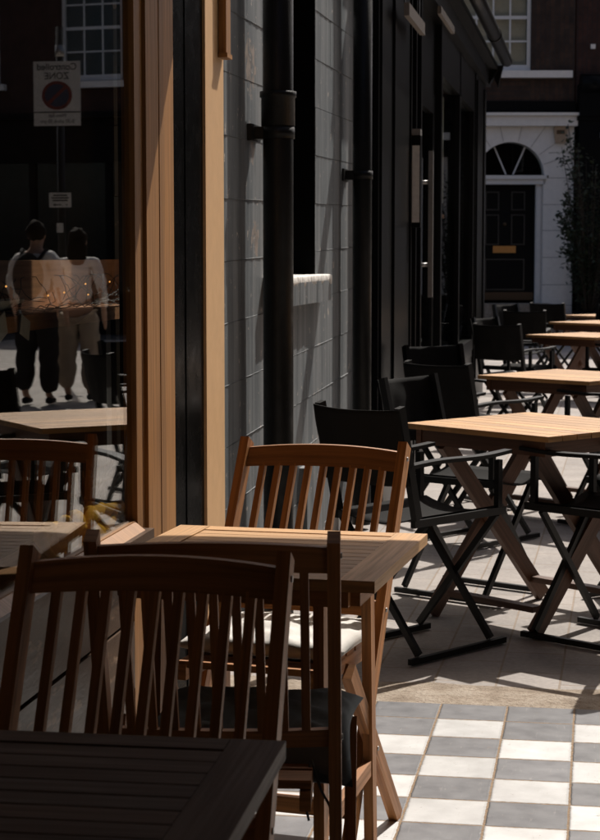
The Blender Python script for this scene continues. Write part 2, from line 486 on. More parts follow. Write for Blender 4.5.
b.box(-4.3, -4.2, .2, 5.48, 0, 3.0); b.box(-4.2, -1.11, .2, .3, 0, 3.0); b.box(-4.2, -1.21, 5.38, 5.48, 0, 3.0); b.box(-4.2, -1.11, .3, 5.38, 2.95, 3.05)
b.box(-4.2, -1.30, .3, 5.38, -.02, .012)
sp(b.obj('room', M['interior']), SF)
b = MB(); b.box(-8, -1.31, -6, 5.5, 3.4, 9.0); sp(b.obj('upper_storey', M['brick']), SF)
b = MB(); b.box(-8, -1.05, -6, .29, 0, 3.38); sp(b.obj('side_wall', M['black_paint']), SF)

# ---- things behind the pane
SH = thing('display_shelf', 'long brown wooden shelf behind the shop window with an upright back board', 'shelf', (-1.3, 3.5, 0))
b = MB(); b.box(-1.42, -1.30, .6, 5.30, 1.188, 1.225); sp(b.obj('shelf_board', M['interior_wood'], bevel=.003), SH)
b = MB(); b.box(-1.445, -1.423, .6, 5.30, 1.225, 1.350); sp(b.obj('back_board', M['interior_wood'], bevel=.003), SH)
for y in (.9, 2.6, 4.9):
    b = MB(); b.box(-1.42, -1.36, y, y + .05, .014, 1.188); sp(b.obj('leg', M['interior']), SH)
GA = thing('fairy_light_garland', 'tangled twig garland with tiny glowing bulbs lying along the window shelf', 'garland', (-1.33, 4.0, 1.23))
b = MB(); rnd = random.Random(3)
for k in range(90):
    y = 2.6 + rnd.random() * 2.5; z = 1.232 + rnd.random()*.02; p = Vector((-1.33 + rnd.uniform(-.02, .02), y, z)); pts = [p.copy()]
    dx, dy, dz = rnd.uniform(-.02, .02), rnd.uniform(-.06, .06), rnd.uniform(-.004, .03)
    if y > 4.45: dz *= 1.4
    for q in range(5):
        p = p + Vector((dx, dy, dz)) * rnd.uniform(.3, 1) + Vector((rnd.uniform(-.008, .008), rnd.uniform(-.02, .02), rnd.uniform(-.01, .012)))
        p.z = min(max(p.z, 1.229), 1.31); p.x = min(max(p.x, -1.415), -1.27); p.y = min(p.y, 5.2); pts.append(p.copy())
    b.tube(pts, .0010, 4)
for k in range(3):
    b.tube([(-1.33 + .012*math.sin(q*1.7 + k), 2.6 + q*.10, 1.234 + .008*math.sin(q*2.3 + k*2)) for q in range(26)], .0014, 5)
sp(b.obj('twig_wire', M['wire']), GA)
for k in range(11):
    y = 3.15 + k * .165 + rnd.uniform(-.04, .04)
    b = MB(); b.ball((-1.32 + rnd.uniform(-.02, .03), y, 1.238 + rnd.random()**2 * .07), .0025, 7, 5); sp(b.obj('bulb', M['bulb']), GA)
b = MB()
def dish(u, v):
    a = 2*PI*u; r = .012 + .088*v
    return (-1.36 + r*math.cos(a)*.5, 3.93 + r*math.sin(a)*1.9, 1.2385 + .022*v*v)
b.grid(28, 5, dish, (0, 0, -.004)); tag(b.obj('shallow_dish', M['paper']), 'shallow pale dish standing on the shelf behind the pane', 'dish')
for (y, z, a, w, lab) in ((3.80, 1.182, .35, .052, 'small white price card tilted on the shelf edge below the dish'), (3.97, 1.178, -.3, .045, 'smaller pale price card right of the other card on the shelf edge')):
    b = MB(); b.obox((-1.294, y, z + .02), (0, math.cos(a), math.sin(a)), (1, 0, 0), (0, -math.sin(a), math.cos(a)), w*1.5, .003, w)
    tag(b.obj('price_card', M['paper']), lab, 'card')
# yellow twisted scarf on the inner ledge, dried stems behind it
b = MB(); rnd = random.Random(5)
for k in range(8):
    y0 = 3.63 + k*.056
    pts = []
    for q in range(26):
        a = 2*PI*q/26
        pts.append((-1.118 + .018*math.sin(a*2 + k) - .008*(k % 2), y0 + (.070 + .01*(k % 3))*math.cos(a), .752 + .034*math.sin(a) + .010*math.sin(3*a + k)))
    b.tube(pts, [.0135 + .005*math.sin(q*1.3 + k) for q in range(26)], 9, closed=True)
b.tube([(-1.118 + .008*math.sin(q), 3.60 + q*.028, .752 - .0015*abs(q-11) + .010*math.sin(q*.9)) for q in range(23)], [.010 + .009*min(1, q/5)*min(1, (22-q)/4) for q in range(23)], 9)
tag(b.obj('yellow_scarf', M['yellow']), 'yellow twisted scarf lying on the inner ledge of the shop window', 'scarf')
b = MB()
for k in range(70):
    p = Vector((-1.20 + rnd.uniform(-.02, .02), 4.15 + rnd.uniform(-.05, .05), .702)); d = Vector((rnd.uniform(-.01, .05), rnd.uniform(-.16, .16), rnd.uniform(.06, .17)))
    b.tube([p, p + d*.5 + Vector((0, 0, .01)), p + d], [.002, .0016, .004], 5)
tag(b.obj('dried_stem_bunch', M['straw']), 'bunch of brown dried stems behind the yellow scarf at the window corner', 'dried flowers')
b = MB(); b.tube([(-1.17, 4.02, .701), (-1.17, 4.02, .79)], .012, 12); b.tube([(-1.17, 4.02, .79), (-1.17, 4.02, .802)], .0018, 5)
tag(b.obj('candle', M['paper']), 'short white candle on the window ledge near the yellow scarf', 'candle')

# ------------------------------------------------------------------ grey block wall
GW = thing('grey_block_building', 'grey painted block wall between the tan board and the black shopfront', 'building', (-1.3, 7.4, 0))
WX = -1.24; OY0, OY1, OZ = 6.72, 7.94, 1.262
b = MB(); rnd = random.Random(11); tilt = .0195
course = .211
for k in range(-3, 13):
    z0 = .759 + course * k
    y = 5.30 - rnd.random() * 1.1
    while y < 9.32:
        y2 = min(y + 1.7, 9.32); ya = max(y, 5.30)
        zc = z0 + tilt * ((ya + y2)/2 - 8.475)
        if y2 - ya > .05:
            segs = [(ya, y2)]
            if zc + course > OZ + .02 and zc < 2.9:
                if zc < OZ - .02 :
                    pass
                ns = []
                for (p, q) in segs:
                    if p < OY0: ns.append((p, min(q, OY0)))
                    if q > OY1: ns.append((max(p, OY1), q))
                segs = ns
            for (p, q) in segs:
                if q - p < .03: continue
                zz = z0 + tilt * ((p+q)/2 - 8.475); top = zz + course - .003
                a = Vector((0, 1, tilt)).normalized(); n = Vector((0, -tilt, 1)).normalized()
                xo = rnd.uniform(-.0012, .0012)
                b.obox((WX - .1 + xo, (p+q)/2, (max(zz, -.02) + top)/2), (1,0,0), a, n, .2, q - p + .0005, top - max(zz, -.02))
        y = y2
for k in range(-3, 13):                                             # proud mortar beads along every course
    zb = .759 + course*k
    for (p, q) in ((5.32, OY0 - .02), (OY1 + .02, 9.30)) if OZ - .03 < zb < 2.9 else ((5.32, 9.30),):
        n = 160; rows = []
        for i in range(n + 1):
            y = p + (q - p)*i/n; zc = zb + tilt*(y - 8.475) - .0015; pr = .0022 + .0012*math.sin(y*3.1 + k*1.7) + .0008*math.sin(y*47 + 2*k) + .0006*math.sin(y*91 + k)
            rows.append([b.bm.verts.new(v) for v in ((WX - .01, y, zc + .0035), (WX + pr, y, zc + .001), (WX - .01, y, zc - .0045))])
        for i in range(n):
            for e in range(3): b.face([rows[i][e], rows[i][(e+1) % 3], rows[i+1][(e+1) % 3], rows[i+1][e]], [(0,0)]*4)
blocks = b.obj('block_face', M['grey_wall'], bevel=.0045); sp(blocks, GW)
b = MB(); b.box(-1.6, WX - .006, 5.49, OY0 - .012, 0, 3.4); b.box(-1.6, WX - .006, OY1 + .012, 9.30, 0, 3.4); b.box(-1.6, WX - .006, OY0 - .012, OY1 + .012, 0, OZ - .03)
b.box(-8, -1.262, 5.5, 9.3, 3.4, 9); sp(b.obj('wall_core', M['joint']), GW)
b = MB(); b.box(-1.52, -1.47, OY0, OY1, OZ - .03, 2.9); sp(b.obj('window_board', M['black_matte']), GW)
b = MB(); b.box(-1.468, WX - .001, OY1 - .022, OY1 - .002, OZ, 2.9); b.box(-1.468, WX - .001, OY0 + .002, OY0 + .022, OZ, 2.9); b.box(-1.45, -1.40, OY0 + .023, OY1 - .023, OZ, OZ + .06); b.box(-1.45, -1.40, 7.3, 7.35, OZ, 2.9)
sp(b.obj('window_reveal', M['black_matte']), GW)  # jambs coloured black, the shade of the recess put into the paint
def jag(y, o=0): return mnoise.noise(Vector((y*19, o, 0))) + .6*mnoise.noise(Vector((y*47, o + 3, 0))) + .4*mnoise.noise(Vector((y*101, o + 7, 0)))
def silltop(u, v):
    y = OY0 - .05 + (OY1 + .10 - OY0 + .05)*u; k = round(v*9); j = jag(y)
    xf = WX + .058 + .004*j
    if k <= 5: return (-1.40 + (xf - .004 + 1.40)*k/5, y, 1.278 + .002*jag(y, k))
    return (xf, y, 1.272 + .002*j) if k == 6 else (xf + .001, y, 1.255 + .004*j) if k == 7 else (xf - .001, y, 1.238 + .011*jag(y, 5)) if k == 8 else (-1.30, y, 1.240)
b = MB(); b.grid(220, 9, silltop); sp(b.obj('sill', M['sill_white']), GW)
b = MB(); b.grid(50, 3, lambda u, v: (-1.40 + (.219 + .002*math.sin(u*37) + .0015*math.sin(u*91))*v, OY0 - .045 + (OY1 + .135 - OY0)*u, 1.2520), (0, 0, -.090)); sp(b.obj('sill_base', M['grey_wall']), GW)
b = MB(); b.ball((-1.22, 7.95, .475), .035, 12, 8, sc=(.7, 2.0, .5)); b.ball((-1.21, 8.03, .47), .025, 10, 7, sc=(.8, 1.5, .6)); sp(b.obj('mortar_lump', M['sill_white']), GW)
b = MB(); b.box(-1.26, -1.205, 7.5, 8.0, 0, .46); sp(b.obj('footing', M['grey_wall'], bevel=.02, seg=2), GW)

# ------------------------------------------------------------------ pipes
def pipe(x, y, r, label, collars, brackets):
    t = thing('drainpipe', label, 'drainpipe', (x, y, 0), 0, 'black drainpipes on the facade')
    MB().tube([(0, 0, .02), (0, 0, 3.35)], r, 28).obj('pipe_shaft', M['pipe_paint'], t)
    for z in collars:
        bb = MB(); bb.tube([(0, 0, z - .11), (0, 0, z - .10)], r + .004, 28); bb.tube([(0, 0, z - .1), (0, 0, z), (0, 0, z + .002), (0, 0, z + .022)], [r + .006, r + .006, r + .011, r + .011], 28)
        bb.obj('collar', M['pipe_paint'], t)
    for z in brackets:
        bb = MB(); bb.tube([(0, 0, z - .02), (0, 0, z + .02)], r + .005, 28); bb.box(-.10, -r*.5, -.035, .035, z - .022, z + .022); bb.box(-.098, -.08, -.085, .085, z - .03, z + .03)
        bb.obj('bracket', M['pipe_paint'], t)
    return t
pipe(-1.142, 6.443, .055, 'thick black drainpipe with collar between tan board and wall window', [1.925], [1.80])
pipe(-1.150, 8.863, .047, 'thinner black drainpipe between the grey wall and the black pier', [], [1.755, .3])

# projecting sign bracket on the wall, just above the view; its slanting shadow falls down the grey wall
t = thing('sign_bracket', 'black horizontal iron bar projecting from the grey wall high above the chairs', 'bracket', (-1.12, 9.37, 2.78))
MB().beam((.0, 0, 0), (.66, 0, 0), .10, .10).obj('bar', M['dark_metal'], t)
MB().box(.0, .012, -.06, .06, -.1, .1).obj('wall_plate', M['dark_metal'], t)

# ------------------------------------------------------------------ black shopfront
BS = thing('black_shopfront', 'long black painted shopfront with glazed door and overhanging cornice beyond the grey wall', 'shopfront', (-1.15, 13.5, 0))
b = MB(); b.box(-1.5, -1.125, 9.31, 10.85, 0, 3.0); b.box(-1.125, -1.112, 9.36, 9.44, .25, 2.9); b.box(-1.125, -1.110, 9.95, 10.02, .25, 2.9); b.box(-1.125, -1.095, 9.31, 10.85, 0, .25)
sp(b.obj('pier', M['black_paint'], bevel=.006), BS)
b = MB()
for y, w, p in ((10.87, .05, .01), (10.97, .04, .03), (11.10, .05, .015), (11.22, .06, .035)): b.box(-1.3, -1.125 + p, y, y + w, 0, 3.0)
sp(b.obj('door_jamb', M['black_paint'], bevel=.004), BS)
b = MB(); b.box(-1.21, -1.165, 11.45, 11.60, .02, 2.5); b.box(-1.21, -1.165, 12.85, 13.0, .02, 2.5); b.box(-1.21, -1.165, 11.6, 12.85, .02, .5); b.box(-1.21, -1.165, 11.6, 12.85, 2.36, 2.5)
door = sp(b.obj('door', M['black_paint'], bevel=.005), BS)
def sub(o, parent_part):
    o.parent = parent_part; o.matrix_parent_inverse = parent_part.matrix_parent_inverse.inverted() @ parent_part.matrix_parent_inverse if False else Matrix.Identity(4)
    return o
sub(MB().box(-1.19, -1.186, 11.6, 12.85, .5, 2.36).obj('door_pane', M['glass_far']), door)
b = MB(); b.beam((-1.068, 11.66, 1.09), (-1.068, 11.66, 2.03), .032, .03, (1, 0, 0))
b.tube([(-1.165, 11.66, 1.30), (-1.075, 11.66, 1.30)], .013, 10); b.tube([(-1.165, 11.66, 1.83), (-1.075, 11.66, 1.83)], .013, 10)
sub(b.obj('door_handle', M['steel'], bevel=.003), door)
for z in (1.02, 1.06, 1.24, 1.42, 1.58, 1.61, 1.70, 1.73, 1.92, 2.02):
    b = MB(); b.box(-1.165, -1.128, 11.47, 11.50, z - .012, z + .012); sub(b.obj('stud', M['steel'], bevel=.003), door)
sub(MB().box(-1.165, -1.15, 11.45, 11.455, .9, 1.6).obj('lock_strip', M['steel']), door)
b = MB(); b.box(-1.3, -1.17, 11.3, 13.05, 2.5, 3.0); sp(b.obj('door_head', M['black_paint'], bevel=.005), BS)
b = MB()
for y, w, p in ((13.02, .1, .03), (14.74, .1, .03), (16.40, .12, .03)): b.box(-1.26, -1.15 + p, y, y + w, .5, 3.0)
b.box(-1.26, -1.12, 13.12, 16.40, .45, .6); b.box(-1.26, -1.12, 13.12, 16.40, 2.65, 3.0); b.box(-1.26, -1.13, 13.0, 16.5, 0, .45)
sp(b.obj('window_frame', M['black_paint'], bevel=.005), BS)
sp(MB().box(-1.163, -1.158, 13.12, 14.74, .6, 2.65).obj('window_pane', M['glass_shop']), BS)
sp(MB().box(-1.163, -1.158, 14.84, 16.40, .6, 2.65).obj('window_pane', M['glass_shop']), BS)
b = MB(); b.box(-1.4, -1.11, 16.53, 17.9, 0, 3.0); b.box(-1.11, -1.095, 16.60, 16.75, .2, 2.95); b.box(-1.11, -1.095, 17.6, 17.8, .2, 2.95); sp(b.obj('pilaster', M['black_paint'], bevel=.006), BS)
b = MB(); b.box(-1.4, -1.06, 9.50, 17.9, 3.0, 3.14); b.box(-1.4, -.98, 9.50, 17.8, 3.14, 3.19); sp(b.obj('cornice', M['black_paint'], bevel=.006), BS)
b = MB(); b.prism([(-1.06, 17.62, 3.0), (-.98, 17.62, 3.14), (-1.06, 17.62, 3.14)], (0, .16, 0)); b.prism([(-.98, 17.7, 2.98), (-.93, 17.7, 3.19), (-1.06, 17.7, 3.19)], (0, .1, 0)); sp(b.obj('cornice_bracket', M['black_paint']), BS)
b = MB(); b.tube([(-.90, 9.50, 3.235), (-.90, 17.75, 3.235)], .058, 18); b.tube([(-.90, 15.6, 3.235), (-.90, 15.7, 3.235)], .064, 18); b.tube([(-.90, 12.8, 3.235), (-.90, 12.9, 3.235)], .064, 18); sp(b.obj('gutter', M['black_paint']), BS)
sp(MB().box(-1.06, -1.03, 9.9, 10.8, 2.66, 2.73).obj('sunlit_strip', M['sunlit_trim'], bevel=.004), BS); sp(MB().box(-1.055, -1.03, 11.9, 13.0, 2.93, 2.98).obj('sunlit_strip', M['sunlit_trim'], bevel=.004), BS)  # trim under the cornice, its sunlight put into a paler colour
b = MB(); b.box(-1.06, -1.055, 9.9, 9.95, 2.73, 3.0); b.box(-1.06, -1.055, 10.7, 10.75, 2.73, 3.0); sp(b.obj('hanger', M['dark_metal']), BS)
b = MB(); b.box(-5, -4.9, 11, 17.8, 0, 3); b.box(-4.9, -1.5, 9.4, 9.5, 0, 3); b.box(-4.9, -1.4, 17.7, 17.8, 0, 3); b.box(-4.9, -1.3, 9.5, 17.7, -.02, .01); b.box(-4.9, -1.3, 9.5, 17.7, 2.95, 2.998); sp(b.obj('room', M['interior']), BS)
b = MB(); b.prism([(-1.05, 9.32, 3.195), (-5.0, 9.32, 3.9), (-5.0, 9.32, 3.195)], (0, 8.55, 0)); sp(b.obj('roof', M['black_matte']), BS)
b = MB(); b.grid(120, 6, lambda u, v: (-1.262 + .012*math.sin(u*95) + .006*math.sin(u*41), 13.15 + 3.2*u, 1.78 + .85*v)); sp(b.obj('net_curtain', M['net']), BS)
sp(MB().box(-1.30, -1.24, 13.13, 16.38, 1.66, 1.69).obj('inner_rail', M['interior_wood']), BS)
# menu case
t = thing('menu_case', 'narrow framed menu case with a pale front on the black jamb by the door', 'menu case', (-1.09, 10.95, 0))
MB().box(-.03, .028, -.045, .045, 1.53, 2.08).obj('case', M['black_paint'], t, bevel=.004)
MB().box(-.022, .022, -.051, -.0455, 1.56, 2.02).obj('menu_sheet', M['paper'], t)
MB().box(-.026, .026, -.05, .05, 2.082, 2.12).obj('case_top', M['steel'], t, bevel=.003)

# ------------------------------------------------------------------ townhouses at the end of the street
YAW = math.atan(298*math.cos(math.atan(165/1800))/1800)
HX, HY = -1.075, 29.0
TH = thing('brick_townhouse', 'dark brick townhouse with white ground floor, arched fanlight and black door', 'house', (HX, HY, 0), YAW)
def zz(y): return .676 + (298 - y)/63.65
def uu(x): return (x - 530)/63.0
UL, UR = -5.0, uu(573)
aC, aR, aZ = uu(510), .535, zz(174)
# white ground floor: piers by courses, spandrel with arch
b = MB(); g = .004
zs = [zz(v) for v in (305, 284.3, 256.6, 229.4, 203.4, 176.6, 151.4)]
for i in range(len(zs) - 1):
    b.box(uu(543) if zs[i] < aZ - .2 else aC + aR + .07, UR, 0, .3, zs[i] + g, zs[i+1] - g)
    b.box(UL, aC - aR - .05, 0, .3, zs[i] + g, zs[i+1] - g)
top = zz(125); N = 28
arc = [(aC + aR*math.cos(PI*k/N), aZ + aR*.98*math.sin(PI*k/N)) for k in range(N + 1)]
zS = zs[-1] + g
def outer(k):
    a = PI*k/N; c, s_ = math.cos(a), math.sin(a); hw = aR + .07
    tt = min(hw/abs(c) if abs(c) > 1e-6 else 9, (top - aZ)/s_ if s_ > 1e-6 else 9)
    return (aC + c*tt, aZ + s_*tt)
for k in range(N):
    p = [arc[k], outer(k), outer(k+1), arc[k+1]]
    b.prism([(q[0], 0, q[1]) for q in p], (0, .3, 0))
b.box(aC + aR + .07, UR, 0, .3, zs[-1] + g, top); b.box(UL, aC - aR - .07, 0, .3, zs[-1] + g, top)
b.box(uu(543), UR, 0, .3, 0, zs[0] - g); b.box(UL, aC - aR - .05, 0, .3, 0, zs[0] - g)
b.obj('rusticated_wall', M['white_paint'], TH, bevel=.006)
b = MB()
b.box(uu(543) + .01, UR - .01, .02, .29, .01, top - .02)
b.obj('joint_backing', M['joint'], TH)
b = MB()
for a in (.32, .62, .95, 1.35, PI - 1.35, PI - .95, PI - .62, PI - .32):
    c, s_ = math.cos(a), math.sin(a); t1 = min((aR + .34)/abs(c), (top - .01 - aZ)/s_)
    b.beam((aC + c*(aR + .01), -.002, aZ + s_*(aR + .01)), (aC + c*t1, -.002, aZ + s_*t1), .005, .011, (0, 1, 0))
b.obj('voussoir_joint', M['joint'], TH)
b = MB(); b.box(UL, UR + .04, -.12, .3, zz(125), zz(115)); b.box(UL, UR + .07, -.17, .3, zz(115) + .002, zz(112)); b.obj('string_course', M['white_paint'], TH, bevel=.01)
b = MB(); b.box(UL, UR + .02, -.03, .3, zz(112), zz(100)); b.obj('dark_band', M['black_paint'], TH)
dk = MB(); dk.box(uu(474), uu(536), .14, .19, zz(300), zz(183))
dr = dk.obj('door', M['black_paint'], TH)
b = MB()
for (x0, x1, y0, y1) in ((486, 500, 209, 190), (512, 526, 209, 190), (486, 500, 244, 213), (512, 526, 244, 213), (486, 526, 290, 258)):
    X0, X1, Z0, Z1 = uu(x0), uu(x1), zz(y0), zz(y1)
    for q in ((X0, X1, Z0, Z0 + .02), (X0, X1, Z1 - .02, Z1)): b.box(q[0], q[1], .125, .14, q[2], q[3])
    for q in ((X0, X0 + .02, Z0 + .02, Z1 - .02), (X1 - .02, X1, Z0 + .02, Z1 - .02)): b.box(q[0], q[1], .125, .14, q[2], q[3])
b.obj('panel_moulding', flat('moulding_black', (.022, .022, .022), .3), dr)
MB().box(uu(494), uu(517), .12, .14, zz(252), zz(245)).obj('letterbox', M['brass'], dr, bevel=.004)
b = MB(); b.ball((uu(505.5), .115, zz(223)), .03, 12, 8); b.obj('door_knob', M['bronze'], dr)
MB().box(uu(476), uu(535), .13, .14, zz(300), zz(292)).obj('kick_plate', M['bronze'], dr)
b = MB(); b.box(uu(536), uu(543), .05, .25, .6, zz(183)); b.box(uu(536) + .02, uu(543) - .03, .035, .05, .7, zz(186)); b.box(uu(467), uu(474), .05, .25, .6, zz(183)); b.obj('door_frame', M['white_gloss'], TH, bevel=.004)
b = MB(); b.box(uu(468), uu(545), .0, .25, zz(183), zz(178)); b.box(uu(468), uu(546), -.03, .25, zz(178) + .002, zz(174)); b.obj('transom', M['white_gloss'], TH, bevel=.006)
b = MB(); pts = [(aC + (aR - .01)*math.cos(PI*k/N), .17, aZ + (aR - .01)*math.sin(PI*k/N)*.98) for k in range(N + 1)]
b.prism(pts, (0, .01, 0)); fl = b.obj('fanlight', M['glass_far'], TH)
b = MB()
for a in (62, 118): b.beam((aC + .12*math.cos(R(a)), .155, aZ + .02), (aC + (aR - .01)*math.cos(R(a)), .155, aZ + (aR - .02)*math.sin(R(a))), .022, .022, (0, 1, 0))
b.obj('glazing_bar', M['white_gloss'], fl)
b = MB(); b.box(UL, UR, .32, .36, .5, 3.2); b.obj('dark_hall', M['black_matte'], TH)
# brick upper wall with windows
wins = [(uu(455), uu(529)), ]
WZ0, WZ1 = zz(77) + .08, zz(77) + 1.75
b = MB()
xs = [UL, wins[0][0], wins[0][1], UR]
b.box(UL, wins[0][0], .02, .3, zz(100), 6.3); b.box(wins[0][1], UR, .02, .3, zz(100), 6.3); b.box(wins[0][0], wins[0][1], .02, .3, zz(100), WZ0 - .02); b.box(wins[0][0], wins[0][1], .02, .3, WZ1, 6.3)
b.box(UL, UR, .36, 6, .0, 6.3)
b.obj('brick_wall', M['brick'], TH)
MB().box(wins[0][0] - .1, uu(570), -.09, .25, zz(77), zz(70)).obj('window_sill', M['white_paint'], TH, bevel=.008)
def sash(parent, x0, x1, z0, z1, cols, rows, blindm, y=.06):
    f = MB(); w = .055
    f.box(x0, x0 + w, y, y + .08, z0, z1); f.box(x1 - w, x1, y, y + .08, z0, z1); f.box(x0 + w, x1 - w, y, y + .08, z0, z0 + .10); f.box(x0 + w, x1 - w, y, y + .08, z1 - w, z1)
    for k in range(1, cols):
        xx = x0 + w + (x1 - x0 - 2*w)*k/cols; f.box(xx - .013, xx + .013, y + .03, y + .06, z0 + .1, z1 - w)
    for k in range(1, rows):
        zc = z0 + .1 + (z1 - w - z0 - .1)*k/rows; hh = .026 if k == rows//2 else .013; f.box(x0 + w, x1 - w, y + .028, y + .062, zc - hh, zc + hh)
    fr = f.obj('window', M['white_gloss'], parent)
    MB().box(x0 + w, x1 - w, y + .045, y + .049, z0 + .1, z1 - w).obj('pane', M['glass_far'], fr)
    MB().box(x0 + w, x1 - w, y + .14, y + .15, z0 + .02, z1).obj('blind', blindm, fr)
    return fr
sash(TH, wins[0][0], wins[0][1], zz(70), WZ1, 4, 4, M['blind'])
b = MB(); b.box(UL, uu(600), -1.1, -.2, 0, .36); b.box(UL, uu(548), -.55, 0, .36, .60); b.obj('door_step', M['kerb'], TH, bevel=.01)
t = thing('alarm_box', 'small beige alarm box at top right of the white arched wall', 'alarm box', (HX, HY, 0), YAW)
MB().prism([(uu(552), -.07, zz(128)), (uu(554), -.07, zz(142)), (uu(564), -.07, zz(142)), (uu(566), -.07, zz(128)), (uu(565), -.07, zz(125)), (uu(553), -.07, zz(125))], (0, .066, 0)).obj('cover', M['beige_plastic'], t, bevel=.006)
MB().box(uu(555), uu(563), -.078, -.0705, zz(133), zz(129)).obj('label_panel', M['bronze'], t)

# neighbour house to the right (mostly seen in the pane)
NH = thing('shop_townhouse', 'dark red brick house with black shopfront and scroll bracket right of the white wall', 'house', (HX, HY, 0), YAW)
NU0, NU1 = UR + .02, 14.0
wx = [2.4, 4.75, 7.07, 9.4, 11.7]
b = MB(); z0, z1 = 4.35, 6.1; x = NU0
for w in wx:
    b.box(x, w, .05, .4, 3.75, 6.6); b.box(w, w + 1.15, .05, .4, 3.75, z0 - .02); b.box(w, w + 1.15, .05, .4, z1, 6.6); x = w + 1.15
b.box(x, NU1, .05, .4, 3.75, 6.6); b.box(NU0, NU1, .42, 6, 0, 6.6); b.obj('brick_wall', M['brick_red'], NH)
for w in wx:
    sash(NH, w, w + 1.15, z0, z1, 3, 4, M['interior'], .1)
    MB().box(w - .12, w + 1.27, -.06, .3, z0 - .13, z0 - .022).obj('window_sill', M['white_paint'], NH, bevel=.008)
b = MB(); b.box(NU0 + .04, NU0 + .42, -.16, .1, .0, zz(120)); b.box(NU0 + .0, NU0 + .46, -.2, .1, zz(120), zz(116)); b.box(NU0 + .03, NU0 + .44, -.18, .1, .0, .5)
b.box(NU0 + .03, NU0 + .43, -.22, .1, zz(116), zz(84)); b.obj('pilaster', M['black_paint'], NH, bevel=.01)
b = MB(); b.tube([(NU0 + .05, -.14, zz(84)), (NU0 + .42, -.14, zz(84))], .16, 20); b.tube([(NU0 + .12, -.232, zz(96)), (NU0 + .12, -.224, zz(96))], .02, 8); b.obj('scroll_bracket', M['black_paint'], NH)
b = MB(); b.box(NU0 + .46, NU1, -.1, .05, 2.95, 3.7); b.box(NU0 + .46, NU1, -.25, .05, 3.7, 3.8); b.obj('fascia', M['black_paint'], NH, bevel=.01)
b = MB()
for k in range(1, 9): b.box(1.45 + k*1.45, 1.57 + k*1.45, -.04, .06, .7, 2.95)
b.box(NU0 + .46, NU1, -.06, .06, 0, .7); b.obj('shop_frame', M['black_paint'], NH, bevel=.006)
MB().box(NU0 + .47, 2.8, -.03, .0, .72, 2.93).obj('reflector_panel', M['white_paint'], NH, bevel=.006)  # unseen pale panel added to brighten the reflection in the shop pane
MB().box(NU0 + .46, NU1, 0.0, .005, .7, 2.95).obj('shop_pane', M['glass_far'], NH)
MB().box(NU0 + .46, NU1, .38, .40, .0, 3.6).obj('shop_interior', M['interior'], NH)
t = thing('wall_lamp', 'pale little box lamp fixed to the dark shopfront at the right edge', 'lamp', (HX, HY, 0), YAW)
MB().box(uu(597), uu(606), -.34, -.225, zz(138), zz(131)).obj('casing', M['white_paint'], t, bevel=.01)
t = thing('small_wall_plate', 'tiny white square plate on the dark red brick near the right edge', 'plate', (HX, HY, 0), YAW)
MB().box(uu(588.5), uu(593), -.01, .049, zz(48), zz(43.5)).obj('plate', M['white_paint'], t)

# shrub in front of the neighbour's shopfront
SHR = thing('potted_shrub', 'tall dark leafy shrub in a black pot right of the white doorway', 'shrub', (HX + uu(590)*math.cos(YAW), HY - 1.05, 0), YAW)
MB().tube([(0, 0, .005), (0, 0, .45), (0, 0, .5)], [.17, .24, .25], 20).obj('pot', M['black_paint'], SHR)
b = MB(); lf = MB(); rnd = random.Random(21)
def leaf(c, d, n, L, W):
    d = d.normalized(); s_ = d.cross(n).normalized(); n = s_.cross(d)
    p = [c, c + d*L*.35 + s_*W + n*L*.06, c + d*L, c + d*L*.35 - s_*W + n*L*.06, c + d*L*.5 - n*L*.02]
    v = [lf.bm.verts.new(q) for q in p]
    lf.face([v[0], v[1], v[4]], [(0,0)]*3); lf.face([v[1], v[2], v[4]], [(0,0)]*3); lf.face([v[2], v[3], v[4]], [(0,0)]*3); lf.face([v[3], v[0], v[4]], [(0,0)]*3)
for k in range(46):
    a = rnd.random()*2*PI; hgt = rnd.choice([.9, 1.3, 1.7, 2.1, 2.4, 2.6]) * rnd.uniform(.85, 1.1); sp_ = rnd.uniform(.12, .46)
    p0 = Vector((.06*math.cos(a), .06*math.sin(a), .46)); p1 = Vector((sp_*.6*math.cos(a), sp_*.6*math.sin(a), .46 + (hgt)*.55)); p2 = Vector((sp_*math.cos(a), sp_*math.sin(a)*.8, .46 + hgt*.9))
    pts = [p0.lerp(p1, q/5).lerp(p1.lerp(p2, q/5), q/5) for q in range(6)]
    b.tube(pts, [.010 - .0013*q for q in range(6)], 5)
    for q in range(58):
        tq = rnd.uniform(.2, 1); c = p0.lerp(p1, tq).lerp(p1.lerp(p2, tq), tq) + Vector((rnd.gauss(0, .05), rnd.gauss(0, .05), rnd.gauss(0, .05)))
        leaf(c, Vector((rnd.uniform(-1, 1), rnd.uniform(-1, 1), rnd.uniform(-.4, .8))), Vector((rnd.uniform(-.5, .5), rnd.uniform(-.5, .5), 1)), rnd.uniform(.05, .10), rnd.uniform(.016, .028))
